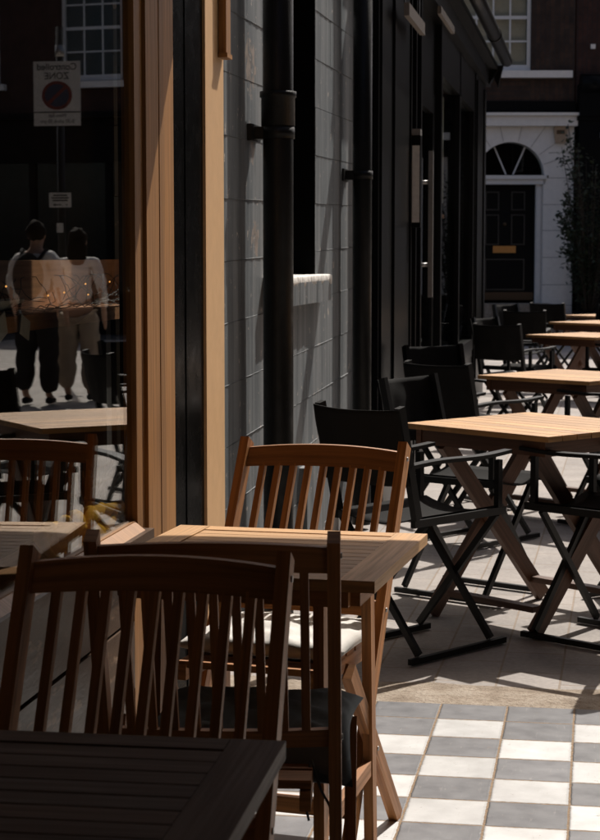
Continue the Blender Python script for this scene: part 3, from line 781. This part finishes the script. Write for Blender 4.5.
for k in range(15):     # sprigs reaching over the white wall
    h0 = rnd.uniform(1.15, 1.75) if k % 5 < 4 else rnd.uniform(2.2, 2.9); p0 = Vector((-.1, 0, .46 + h0*.55)); p1 = Vector((-.32, -.1, .3 + h0)); p2 = Vector((-.52 + rnd.uniform(0, .2), -.1, .5 + h0 - (.25 if k % 2 else -.1)))
    pts = [p0.lerp(p1, q/6).lerp(p1.lerp(p2, q/6), q/6) for q in range(7)]; b.tube(pts, .005, 5)
    for q in range(26):
        tq = rnd.uniform(.25, 1); c = p0.lerp(p1, tq).lerp(p1.lerp(p2, tq), tq) + Vector((rnd.gauss(0, .03), rnd.gauss(0, .03), rnd.gauss(0, .03)))
        leaf(c, Vector((rnd.uniform(-1, 1), rnd.uniform(-1, 1), rnd.uniform(-.4, .8))), Vector((0, -1, .6)), rnd.uniform(.055, .10), rnd.uniform(.018, .030))
b.obj('stem', M['stem'], SHR); lf.obj('foliage', M['leaf'], SHR)

# opposite side of the street, unseen; raised and lengthened to cut sky light
OP = thing('opposite_terrace', 'dark brick terrace on the far side of the street, unseen and built tall to cut sky light', 'house', (8.2, 10, 0))
b = MB(); b.box(0, 6, -18, 8, 0, 15.0); b.obj('brick_wall', M['brick'], OP)
for k in range(6):
    f = MB(); y = -14 + k*4.4; f.box(-.05, .02, y, y + 1.2, 1.0, 2.9); f.box(-.05, .02, y, y + 1.2, 4.2, 6.0); w = f.obj('window', M['white_gloss'], OP)
    f = MB(); f.box(-.06, -.05, y + .08, y + 1.12, 1.08, 2.82); f.box(-.06, -.05, y + .08, y + 1.12, 4.28, 5.92); f.obj('pane', M['interior'], w)

EB = thing('rear_sky_blocker', 'unseen dark brick block added behind the viewer to cut sky light', 'house', (2, -9, 0))  # added out of view to hold back sky light from the near shade
b = MB(); b.box(-12, 12, -6, 0, 0, 11); b.obj('brick_wall', M['brick'], EB)
for k in range(5):
    f = MB(); x = -9 + k*4.2; f.box(x, x + 1.2, -.02, .05, 1.0, 2.9); f.box(x, x + 1.2, -.02, .05, 4.2, 6.0); w = f.obj('window', M['white_gloss'], EB)
    f = MB(); f.box(x + .08, x + 1.12, .05, .06, 1.08, 2.82); f.box(x + .08, x + 1.12, .05, .06, 4.28, 5.92); f.obj('pane', M['interior'], w)

# ------------------------------------------------------------------ slatted folding chairs
def bow(x, W, k=.022): return -k * (1 - (2*x/W)**2)
def folding_chair(label, loc, rz, group, W=.455, yt=-.34, yf=.15, H=.895):
    t = thing('folding_chair', label, 'folding chair', loc, rz, group); m = M['teak']; hw = W/2
    yl = lambda z: yf + (yt - yf)*z/H
    for sx in (-1, 1):
        MB().beam((sx*(hw - .011), yl(H), H), (sx*(hw - .011), yf, .0), .022, .044, (0, 1, .55)).obj('leg', m, t, bevel=.003, seg=2)
        MB().beam((sx*(hw + .013), .215, .45), (sx*(hw + .013), -.19, .0), .022, .042, (0, 1, .9)).obj('leg', m, t, bevel=.003, seg=2)
    iw = W - .045
    def rail(z0, z1, arch, th, name):
        n = 16; mb = MB(); o = random.random()*30; rows = []
        for i in range(n + 1):
            x = -iw/2 + iw*i/n; a = 1 - (2*x/iw)**2
            zt = z1 + arch*a; zb = z0 + arch*.5*a; y0, y1 = yl(zb) + bow(x, W), yl(zt) + bow(x, W)
            rows.append([mb.bm.verts.new(q) for q in ((x, y0 - th/2, zb), (x, y1 - th/2, zt), (x, y1 + th/2, zt), (x, y0 + th/2, zb))])
        for i in range(n):
            for k in range(4):
                k2 = (k + 1) % 4
                mb.face([rows[i][k], rows[i][k2], rows[i+1][k2], rows[i+1][k]], [(i*iw/n + o, k*.05), (i*iw/n + o, k*.05 + .05), ((i+1)*iw/n + o, k*.05 + .05), ((i+1)*iw/n + o, k*.05)])
        mb.face(rows[0][::-1], [(0, 0)]*4); mb.face(rows[-1], [(0, 0)]*4)
        mb.obj(name, m, t, bevel=.0025)
    rail(.832, .878, .010, .020, 'top_rail'); rail(.505, .538, 0, .020, 'lower_rail')
    for i in range(9):
        x = -iw/2 + iw*(i + 1)/10
        MB().beam((x, yl(.535) + bow(x, W), .535), (x, yl(.838) + bow(x, W), .838), .015, .017, (0, 1, .5)).obj('slat', m, t, bevel=.002)
    mb = MB()
    for sx in (-1, 1): mb.beam((sx*(hw - .062), -.20, .415), (sx*(hw - .062), .235, .425), .02, .036)
    for i in range(6): mb.box(-hw + .052, hw - .052, -.19 + i*.072, -.19 + i*.072 + .06, .4345, .450)
    mb.obj('seat', m, t, bevel=.003)
    for sx in (-1, 1):
        for q in ((sx*(hw + .0015), yl(.862), .862), (sx*(hw + .0015), yl(.521), .521), (sx*(hw + .0245), .015, .226)):
            eb = MB(); eb.tube([Vector(q) - Vector((sx*.004, 0, 0)), Vector(q) + Vector((sx*.0015, 0, 0))], .0055, 10); eb.obj('bolt', M['steel'], t)
    zs_ = .13; yy = -.19 + (.405)*zs_/.43
    MB().beam((-(hw + .001), yy, zs_), ((hw + .001), yy, zs_), .02, .034).obj('stretcher', m, t, bevel=.002)
    zs_ = .10; MB().beam((-(hw - .023), yl(zs_), zs_), ((hw - .023), yl(zs_), zs_), .02, .038).obj('stretcher', m, t, bevel=.002)
    return t
GF = 'folding wooden chairs'
folding_chair('nearest slatted wooden folding chair, facing us behind the dark table', (-.674, 2.395, 0), PI + R(1), GF, W=.434)
folding_chair('slatted wooden folding chair with grey cushion, back to back with the nearest chair', (-.664, 3.20, 0), R(7), GF, W=.428, yt=-.29, yf=.02)
folding_chair('slatted wooden folding chair with white cushion, facing us beyond the sunlit table edge', (-.722, 4.105, 0), PI - R(9), GF, W=.436)

def cushion(name, label, mat, loc, rz, sx, sy, h, seed, droop=0, skew=0):
    mb = MB(); rn = random.Random(seed); ph = [rn.random()*6 for _ in range(6)]
    def shape(u, v, s_):
        a, c = 2*u - 1, 2*v - 1
        e = max(0, 1 - abs(a)**5) * max(0, 1 - abs(c)**5)
        pin = 1 - .07*(1 - abs(a)**2)*abs(c)**6 - .07*(1 - abs(c)**2)*abs(a)**6
        x, y = a*sx/2*pin, c*sy/2*(1 - .06*(1 - abs(a)**2)*abs(c)**4)
        wr = .004*math.sin(a*9 + ph[0] + c*3) + .003*math.sin(c*13 + ph[1] + a*5) + .003*math.sin((a + c)*17 + ph[2])
        z = s_ * (e**.45) * h/2 + (wr*e if s_ > 0 else 0)
        tuft = sum(math.exp(-((a - p)**2 + (c - q)**2)*40) for p, q in ((-.4, -.4), (.4, -.4), (-.4, .4), (.4, .4)))
        if s_ > 0: z -= .010*tuft
        if droop:
            d = max(0, -c - .15); z -= droop*d*d*(1 + skew*a); y += .35*droop*d*d
        return (x, y, z + h/2)
    n = 30
    A = [[mb.bm.verts.new(shape(i/n, j/n, 1)) for i in range(n+1)] for j in range(n+1)]
    B = [[(A[j][i] if i in (0, n) or j in (0, n) else mb.bm.verts.new(shape(i/n, j/n, -1))) for i in range(n+1)] for j in range(n+1)]
    for j in range(n):
        for i in range(n):
            mb.face([A[j][i], A[j][i+1], A[j+1][i+1], A[j+1][i]], [(0,0)]*4, 0, True); mb.face([B[j][i], B[j+1][i], B[j+1][i+1], B[j][i+1]], [(0,0)]*4, 0, True)
    o = mb.obj(name, mat); o.location = loc; o.rotation_euler = (0, 0, rz)
    return tag(o, label, 'cushion')
cushion('seat_cushion', 'white tufted seat cushion on the far folding chair with slat shadows across it', M['white_cloth'], (-.715, 4.09, .452), PI - R(9), .40, .37, .052, 1)
gc = cushion('seat_cushion', 'dark grey seat cushion slipping off the back of the middle folding chair', M['grey_cloth'], (-.625, 3.27, .462), R(4), .39, .36, .06, 2, droop=.075, skew=.45)
b = MB(); b.tube([(.12, -.16, .0), (.14, -.18, -.05), (.165, -.17, -.10), (.16, -.165, -.12)], .0025, 5); b.tube([(.12, -.16, .0), (.11, -.19, -.06), (.12, -.2, -.10)], .0025, 5); b.obj('tie_cord', M['grey_cloth'], gc)

# ------------------------------------------------------------------ folding tables by the window
def folding_table(label, loc, rz, mat, m2, lx=.625, ly=.665):
    t = thing('folding_table', label, 'table', loc, rz, 'wooden tables along the shop window'); hx, hy = lx/2, ly/2; bw = .072
    mb = MB()
    mb.box(-hx, -hx + bw, -hy, hy, .706, .730); mb.box(hx - bw, hx, -hy, hy, .706, .730)
    mb.box(-hx + bw + .0015, hx - bw - .0015, -hy, -hy + .05, .706, .7295); mb.box(-hx + bw + .0015, hx - bw - .0015, hy - .05, hy, .706, .7295)
    n = 11; y0, y1 = -hy + .053, hy - .053; st = (y1 - y0)/n
    for i in range(n): mb.box(-hx + bw + .002, hx - bw - .002, y0 + i*st + .002, y0 + (i+1)*st - .002, .708, .728)
    mb.obj('tabletop', mat, t, bevel=.002)
    mb = MB(); mb.box(-hx + .06, hx - .06, -hy + .035, -hy + .055, .668, .706); mb.box(-hx + .06, hx - .06, hy - .055, hy - .035, .668, .706)
    for s_ in (-1, 1): mb.box(s_*(hx - .05) - .01, s_*(hx - .05) + .01, -hy + .056, hy - .056, .668, .706)
    mb.box(-hx + bw, hx - bw, -.02, .02, .690, .7075)
    mb.obj('apron', m2, t, bevel=.002)
    for sx in (-1, 1):
        for sy in (-1, 1):
            MB().beam((sx*(hx - .125), sy*(hy - .075), .70), (sx*(hx - .118), sy*(hy - .055), 0), .022, .042, (0, 1, 0)).obj('leg', m2, t, bevel=.003)
        MB().beam((sx*(hx - .12), -hy + .09, .20), (sx*(hx - .12), hy - .09, .20), .018, .035).obj('stretcher', m2, t, bevel=.002)
    return t
folding_table('dark slatted wooden table in shade at the bottom left corner', (-.700, 1.935, 0), R(1), M['teak_shaded'], M['teak'])
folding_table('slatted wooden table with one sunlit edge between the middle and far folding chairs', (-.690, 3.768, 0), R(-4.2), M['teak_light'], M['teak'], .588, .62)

# ------------------------------------------------------------------ square cafe tables
def cafe_table(label, loc, rz, S=.71):
    t = thing('cafe_table', label, 'table', loc, rz, 'square slatted cafe tables down the street'); h = S/2
    mb = MB(); n = 9; w = S/n
    for i in range(n): mb.box(-h + i*w + .0022, -h + (i+1)*w - .0022, -h, h, .712, .732)
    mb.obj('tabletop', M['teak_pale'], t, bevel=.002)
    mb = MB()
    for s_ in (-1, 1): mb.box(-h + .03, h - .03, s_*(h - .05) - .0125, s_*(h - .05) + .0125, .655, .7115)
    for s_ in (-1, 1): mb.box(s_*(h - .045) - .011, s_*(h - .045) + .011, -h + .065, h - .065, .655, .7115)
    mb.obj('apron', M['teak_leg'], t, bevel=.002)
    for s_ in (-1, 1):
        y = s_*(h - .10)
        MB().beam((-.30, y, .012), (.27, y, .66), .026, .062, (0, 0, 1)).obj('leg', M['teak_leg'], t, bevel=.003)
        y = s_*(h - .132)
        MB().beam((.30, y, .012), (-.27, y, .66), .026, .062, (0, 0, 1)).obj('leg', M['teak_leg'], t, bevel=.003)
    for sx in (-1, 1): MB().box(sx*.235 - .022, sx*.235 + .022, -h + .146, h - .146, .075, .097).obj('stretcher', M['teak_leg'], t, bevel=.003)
    return t
CT = [('nearest square table with sunlit pale slatted top among the black chairs', (-.215, 6.79), 51), ('second square slatted table up the street, behind the nearest square table', (-.125, 9.60), 55.5),
      ('third square table up the street, its small top below the white doorway', (-.06, 14.51), 51), ('fourth square table up the street, just beyond the third', (.045, 17.3), 52),
      ('farthest little table top at the end of the row, mostly hidden by chairs', (.13, 19.3), 49)]
ct0 = cafe_table(CT[0][0], CT[0][1] + (0,), R(CT[0][2]))
for lab, p, a in CT[1:]: dup(ct0, p + (0,), R(a), lab)

# ------------------------------------------------------------------ black director's chairs (forward = +y)
def director_chair(label, loc, rz):
    t = thing('director_chair', label, 'director chair', loc, rz, 'black director chairs at the square tables'); m = M['dark_metal']; w, d = .174, .235
    for sx in (-1, 1):
        MB().beam((sx*w, -d - .02, .012), (sx*w, d + .02, .012), .020, .020).obj('runner', m, t, bevel=.004)
        MB().beam((sx*w, -d - .01, .475), (sx*w, d + .01, .475), .020, .026).obj('seat_rail', m, t, bevel=.004)
        MB().beam((sx*(w + .004), d - .03, .49), (sx*(w + .004), d - .03, .655), .020, .022, (0, 1, 0)).obj('post', m, t, bevel=.003)
        MB().beam((sx*(w + .004), -d + .005, .49), (sx*(w + .004), -d - .085, .868), .024, .030, (0, 1, 0)).obj('post', m, t, bevel=.003)
        n = 10; mb = MB(); rows = []
        for i in range(n + 1):
            q = i/n; y = -d - .04 + (2*d + .07)*q; z = .660 + .014*(1 - math.cos(q*PI))*.5 + .006*math.sin(q*PI*2); hw = .017 + .006*math.sin(q*PI)
            rows.append([mb.bm.verts.new(v) for v in ((sx*w - hw, y, z), (sx*w - hw, y, z + .013), (sx*w + hw, y, z + .013), (sx*w + hw, y, z))])
        for i in range(n):
            for k in range(4): mb.face([rows[i][k], rows[i][(k+1) % 4], rows[i+1][(k+1) % 4], rows[i+1][k]], [(0,0)]*4)
        mb.face(rows[0][::-1], [(0,0)]*4); mb.face(rows[-1], [(0,0)]*4); mb.obj('armrest', m, t, bevel=.003)
    for k, y in enumerate((d - .035, -d + .05)):
        MB().beam((-w, y, .03), (w, y, .465), .018, .023, (0, 0, 1)).obj('leg', m, t, bevel=.003)
        MB().beam((w, y - .026, .03), (-w, y - .026, .465), .018, .023, (0, 0, 1)).obj('leg', m, t, bevel=.003)
    mb = MB(); mb.grid(12, 8, lambda u, v: (-w + 2*w*u, -d + .0 + (2*d)*v, 4.95e-1 - .032*(1 - (2*u - 1)**2)), (0, 0, -.004)); mb.obj('seat', M['canvas'], t)
    def bk(u, v):
        z = .60 + .255*v; x = (-1 + 2*u)*(w + .018); y = -d - .085*(z - .45)/.418 - .018 - .035*(1 - (2*u - 1)**2)*(.6 + .4*v)
        y += .006*mnoise.noise(Vector((u*5, v*3, 2))) + .003*math.sin(u*22 + v*4)*(1 - v)
        return (x, y, z + .006*(2*u - 1)**2)
    mb = MB(); mb.grid(28, 14, bk, (0, -.005, 0)); mb.obj('backrest', M['canvas'], t)
    return t
def face(fx, fy): return math.atan2(fy, fx) - PI/2
def from_back(bx, by, fx, fy):      # centre of the back's top edge -> chair origin
    l = math.hypot(fx, fy); fx, fy = fx/l, fy/l
    return (bx + fx*.335, by + fy*.335, 0), face(fx, fy)
DC = [('black director chair nearest us, back to the left, drawn up to the nearest square table', (-.785, 5.905), (.57, .82)),
      ('black director chair at the nearest square table, its back just left of the table corner', (-.775, 7.37), (.87, -.49)),
      ('black director chair at the second table, tall dark back seen from behind', (-.735, 8.32), (.55, .835)),
      ('black director chair beyond the second table, its back by the shop door', (-.905, 9.98), (.62, -.785)),
      ('black director chair at the third table, back seen square on below the doorway', (-.72, 13.1), (.42, .905)),
      ('black director chair on the left far side of the third table near the black pilaster', (-.90, 14.5), (.88, -.47)),
      ('black director chair at the fourth table, wide back under the letterbox', (-.645, 16.37), (.05, 1)),
      ('black director chair on the far left of the fourth table beside the shop corner', (-.93, 18.4), (.8, -.6)),
      ('black director chair at the farthest table, only its small back showing', (-.52, 18.95), (.35, .93))]
p, a = from_back(*DC[0][1], *DC[0][2]); dc0 = director_chair(DC[0][0], p, a)
for lab, bp, f in DC[1:]:
    p, a = from_back(*bp, *f); dup(dc0, p, a, lab)
DX = [('black director chair right of the nearest square table, its back outside the frame', (.06, 6.40, 0), face(-.82, .57)),
      ('black director chair beyond the nearest table on its far right', (.27, 7.22, 0), face(-.72, -.69)),
      ('black director chair on the right of the second table, only an arm and legs visible', (.13, 9.18, 0), face(-.80, .6)),
      ('black director chair at the far right of the second table', (.33, 10.05, 0), face(-.75, -.66)),
      ('black director chair on the right of the third table at the frame edge', (.20, 14.15, 0), face(-.80, .6)),
      ('black director chair on the right of the fourth table at the frame edge', (.10, 18.35, 0), face(-.25, -.97))]
for lab, p, a in DX: dup(dc0, p, a, lab)

# ------------------------------------------------------------------ people (mirrored in the pane, one inside the black shop)
FOLDS = bpy.data.textures.new('folds', 'CLOUDS'); FOLDS.noise_scale = .11
def skin_mesh(name, verts, edges, mat, parent, sub=2, root=0):
    me = bpy.data.meshes.new(name); me.from_pydata([v[:3] for v in verts], edges, [])
    o = bpy.data.objects.new(name, me); COL.objects.link(o); o.parent = parent
    md = o.modifiers.new('Skin', 'SKIN'); md.use_smooth_shade = True
    if not me.skin_vertices: pass
    for i, v in enumerate(verts):
        sv = me.skin_vertices[0].data[i]; sv.radius = (v[3], v[4] if len(v) > 4 else v[3]); sv.use_root = (i == root)
    o.modifiers.new('Sub', 'SUBSURF').levels = sub; o.modifiers['Sub'].render_levels = sub
    if name in ('shirt', 'trousers'):
        o.modifiers['Sub'].levels = o.modifiers['Sub'].render_levels = 3
        dm = o.modifiers.new('Folds', 'DISPLACE'); dm.texture = FOLDS; dm.strength = .05; dm.mid_level = .5; dm.texture_coords = 'LOCAL'
    me.materials.append(mat)
    return o
def person(label, loc, rz, h, shirt, trousers, hair_long=False, stride=.16, arm=.12, cap=None, shoes='black_cloth'):
    t = thing('person', label, 'person', loc, rz); s = h/1.75; P = lambda x, y, z, *r: (x*s, y*s, z*s) + tuple(q*s for q in r)
    V = [P(0,0,.96,.12,.10), P(0,.0,1.12,.115,.085), P(0,.01,1.30,.135,.09), P(0,0,1.44,.09,.07), P(0,.01,1.52,.048), P(0,.03,1.60,.075,.085), P(0,.03,1.69,.075,.09), P(0,.03,1.75,.04,.05),
         P(-.10,0,.90,.085), P(-.11,stride*.4,.50,.055), P(-.11,stride*.2,.09,.036), P(-.11,stride*.2 + .14,.03,.032,.022),
         P(.10,0,.90,.085), P(.11,-stride*.1,.50,.055), P(.11,-stride,.11,.036), P(.11,-stride + .13,.03,.032,.022),
         P(-.19,0,1.42,.055), P(-.25,-.02,1.14,.040), P(-.25,arm,.90,.028), P(-.25,arm + .04,.82,.026,.016),
         P(.19,0,1.42,.055), P(.25,-.02,1.14,.040), P(.25,arm*.6,.90,.028), P(.25,arm*.6 + .04,.82,.026,.016),
         P(0,.135,1.62,.014), P(-.25,arm + .06,.74,.012), P(.25,arm*.6 + .06,.74,.012), P(-.23,arm + .075,.80,.010), P(.23,arm*.6 + .075,.80,.010)]
    E = [(0,1),(1,2),(2,3),(3,4),(4,5),(5,6),(6,7),(0,8),(8,9),(9,10),(10,11),(0,12),(12,13),(13,14),(14,15),(3,16),(16,17),(17,18),(18,19),(3,20),(20,21),(21,22),(22,23),(5,24),(19,25),(23,26),(18,27),(22,28)]
    skin_mesh('body', V, E, M['skin'], t)
    k = 1.14
    SV = [P(0,0,.98,.145,.115), P(0,0,1.12,.145,.105), P(0,.01,1.30,.16,.108), P(0,0,1.43,.10,.08), P(-.19,0,1.43,.072), P(-.25,-.02,1.16,.056), P(-.25,arm*.8,.97,.042), P(.19,0,1.43,.072), P(.25,-.02,1.16,.056), P(.25,arm*.5,.97,.042)]
    skin_mesh('shirt', SV, [(0,1),(1,2),(2,3),(3,4),(4,5),(5,6),(3,7),(7,8),(8,9)], shirt, t)
    TV = [P(0,0,.97,.15,.12), P(-.10,0,.86,.12), P(-.115,stride*.4,.50,.105), P(-.12,stride*.2,.10,.098), P(.10,0,.86,.12), P(.115,-stride*.1,.50,.105), P(.12,-stride,.12,.098)]
    skin_mesh('trousers', TV, [(0,1),(1,2),(2,3),(0,4),(4,5),(5,6)], trousers, t)
    SHV = lambda sx, yy: [P(sx*.11, yy - .05, .045, .04), P(sx*.11, yy + .16, .035, .036, .03)]
    skin_mesh('shoe', SHV(-1, stride*.2), [(0,1)], M[shoes], t, 1); skin_mesh('shoe', SHV(1, -stride), [(0,1)], M[shoes], t, 1)
    mb = MB(); mb.ball(P(0, .0, 1.685)[:3], .104*s, 20, 14, sc=(.90, 1.02, 1.0))
    for v in mb.bm.verts: v.co += (v.co - Vector(P(0, 0, 1.685)[:3])).normalized() * .022*s*(mnoise.noise(v.co*22) + .5*mnoise.noise(v.co*50))
    for sx in (-1, 1):
        eb = MB(); eb.ball(P(sx*.083, .02, 1.64)[:3], .026*s, 8, 6, sc=(.4, .7, 1.1)); eb.obj('ear', M['skin'], t)
    if hair_long: mb.ball(P(0, -.05, 1.54)[:3], .11*s, 16, 10, sc=(.98, .6, 1.6))
    mb.obj('hair', M['hair'] if cap is None else cap, t)
    for sx in (-1, 1):
        mb = MB(); mb.ball(P(sx*.028, .112, 1.655)[:3], .010*s, 8, 6); mb.obj('eye', M['sign_black'], t)
    return t
person('person in white long-sleeved top and black trousers with a backpack, mirrored in the pane', (2.88, 15.8, 0), R(4), 1.64, M['shirt'], M['black_cloth'], stride=.05)
bp = thing('backpack', 'black backpack worn by the person in dark trousers', 'backpack', (2.88, 15.8, 0), R(4))
b = MB(); b.ball((0, -.20, 1.17), .16, 18, 12, sc=(.92, .58, 1.35)); b.ball((0, -.285, 1.08), .10, 14, 9, sc=(1, .45, .95)); b.obj('bag', M['black_cloth'], bp)
for sx in (-1, 1):
    b = MB(); b.tube([(sx*.09, -.15, 1.33), (sx*.115, -.04, 1.415), (sx*.12, .07, 1.37), (sx*.125, .105, 1.22), (sx*.13, .03, 1.05), (sx*.12, -.10, 1.0)], .016, 8); b.obj('strap', M['black_cloth'], bp)
person('person in white top and cream trousers with long dark hair, mirrored in the pane', (2.62, 16.25, 0), R(-6), 1.58, M['shirt'], M['cream'], True, .05)
person('person in white cap and dark jacket behind the black shop window', (-1.325, 15.42, 0), R(95), 1.57, M['jacket'], M['black_cloth'], False, .05, .1, M['cap_white'])
t = thing('patterned_bag', 'patterned bag beside the person in the white cap behind the shop window', 'bag', (-1.255, 15.06, 0), R(88))
MB().box(-.13, .13, -.05, .05, .84, 1.13).obj('pouch', M['menu_photo'], t, bevel=.02); b = MB(); b.tube([(-.08, 0, 1.12), (-.06, 0, 1.24), (.06, 0, 1.24), (.08, 0, 1.12)], .008, 6); b.obj('handle', M['black_cloth'], t)

# ------------------------------------------------------------------ parking zone sign (seen mirrored)
def text(body, size, loc, parent, mat, name='lettering', align='CENTER', bold=0):
    c = bpy.data.curves.new(name, 'FONT'); c.body = body; c.size = size; c.align_x = align; c.align_y = 'CENTER'; c.extrude = .0008; c.offset = bold
    o = bpy.data.objects.new(name, c); COL.objects.link(o); o.location = loc; c.materials.append(mat)
    bpy.context.view_layer.update(); me = bpy.data.meshes.new_from_object(o.evaluated_get(bpy.context.evaluated_depsgraph_get()))
    bpy.data.objects.remove(o); o = bpy.data.objects.new(name, me); COL.objects.link(o); o.location = loc
    o.rotation_euler = (PI/2, 0, 0); o.parent = parent; return o
SG = thing('zone_sign', 'white parking zone sign with red ring on a dark pole, mirrored in the pane', 'sign', (3.48, 18.5, 0))
MB().tube([(-.02, .03, 0), (-.02, .03, 3.75)], .040, 16).obj('pole', M['dark_metal'], SG)
MB().tube([(-.02, .03, 3.44), (-.02, .03, 3.56)], .048, 16).obj('pole_collar', M['steel'], SG)
pl = MB().box(-.255, .255, -.022, -.016, 2.72, 3.39).obj('sign_plate', M['sign_face'], SG)
b = MB(); b.box(-.255, .255, -.0245, -.0225, 2.855, 2.867); b.obj('rule', M['sign_black'], pl)
b = MB(); N = 40
ro = [(.165*math.cos(2*PI*k/N), -.0245, 3.035 + .15*math.sin(2*PI*k/N)) for k in range(N)]
b.prism(ro, (0, .002, 0)); b.obj('ring', M['sign_red'], pl)
b = MB(); b.prism([(.132*math.cos(2*PI*k/N), -.0275, 3.035 + .118*math.sin(2*PI*k/N)) for k in range(N)], (0, .002, 0)); b.obj('disc', M['sign_blue'], pl)
b = MB(); b.beam((-.095, -.0295, 3.12), (.095, -.0295, 2.95), .002, .032, (1, 0, 1)); b.obj('slash', M['sign_red'], pl)
text('Controlled', .098, (0, -.0235, 3.33), pl, M['sign_black'], bold=.001); text('ZONE', .098, (0, -.0235, 3.235), pl, M['sign_black'], bold=.001)
text('Mon-Sat', .058, (0, -.0235, 2.825), pl, M['sign_black']); text('8.30 am-6.30 pm', .055, (0, -.0235, 2.765), pl, M['sign_black'])
p2 = MB().box(-.14, .10, -.022, -.016, 1.865, 2.02).obj('small_plate', M['sign_face'], SG)
b = MB()
for z, w in ((1.992, .15), (1.965, .19), (1.938, .17)): b.box(-.02 - w/2, -.02 + w/2, -.0245, -.0225, z - .007, z + .007)
b.box(-.04, .04, -.0245, -.0225, 1.888, 1.896); b.prism([(.03, -.0245, 1.878), (.06, -.0245, 1.892), (.03, -.0245, 1.906)], (0, .002, 0)); b.box(-.10, -.085, -.0245, -.0225, 1.885, 1.9); b.obj('marking', M['sign_black'], p2)
MB().box(-.05, .02, -.022, -.016, 1.60, 1.70).obj('small_plate', M['sign_face'], SG)

# ------------------------------------------------------------------ light
EL = R(48); AZ = (.335, .942)
S = Vector((AZ[0]*math.cos(EL), AZ[1]*math.cos(EL), math.sin(EL))).normalized()
L = bpy.data.lights.new('sun', 'SUN'); L.energy = 5.0; L.angle = R(.53); L.color = (1.0, .942, .865)
lo = bpy.data.objects.new('sun', L); COL.objects.link(lo); lo.location = (6, 20, 20); lo.rotation_euler = S.to_track_quat('Z', 'Y').to_euler()
W = bpy.data.worlds.new('World'); SC.world = W; W.use_nodes = True
nt = W.node_tree; bg = nt.nodes['Background']; sky = nt.nodes.new('ShaderNodeTexSky'); sky.sky_type = 'NISHITA'; sky.sun_disc = False
sky.sun_elevation = EL; sky.sun_rotation = math.atan2(AZ[0], AZ[1]); sky.air_density = .7; sky.dust_density = 4.0; sky.ozone_density = .3
nt.links.new(sky.outputs[0], bg.inputs[0]); bg.inputs[1].default_value = .105

# ------------------------------------------------------------------ camera
cam = bpy.data.cameras.new('camera'); co = bpy.data.objects.new('camera', cam); COL.objects.link(co); SC.camera = co
cam.sensor_fit = 'HORIZONTAL'; cam.sensor_width = 24.0; cam.lens = 1800/600*24.0; cam.clip_start = .05; cam.clip_end = 1000
co.location = (0, 0, 1.363); co.rotation_euler = (PI/2 - math.atan(165/1800), 0, YAW)
cam.dof.use_dof = True; cam.dof.focus_distance = 4.6; cam.dof.aperture_fstop = 13
SC.view_settings.view_transform = 'Standard'; SC.view_settings.look = 'None'; SC.view_settings.gamma = 1.0; SC.view_settings.exposure = 0.0
SC.view_settings.use_curve_mapping = False
DB = 1
SC.render.engine = 'CYCLES'; SC.cycles.use_denoising = True; SC.cycles.max_bounces = 10; SC.cycles.diffuse_bounces = DB; SC.cycles.transparent_max_bounces = 16
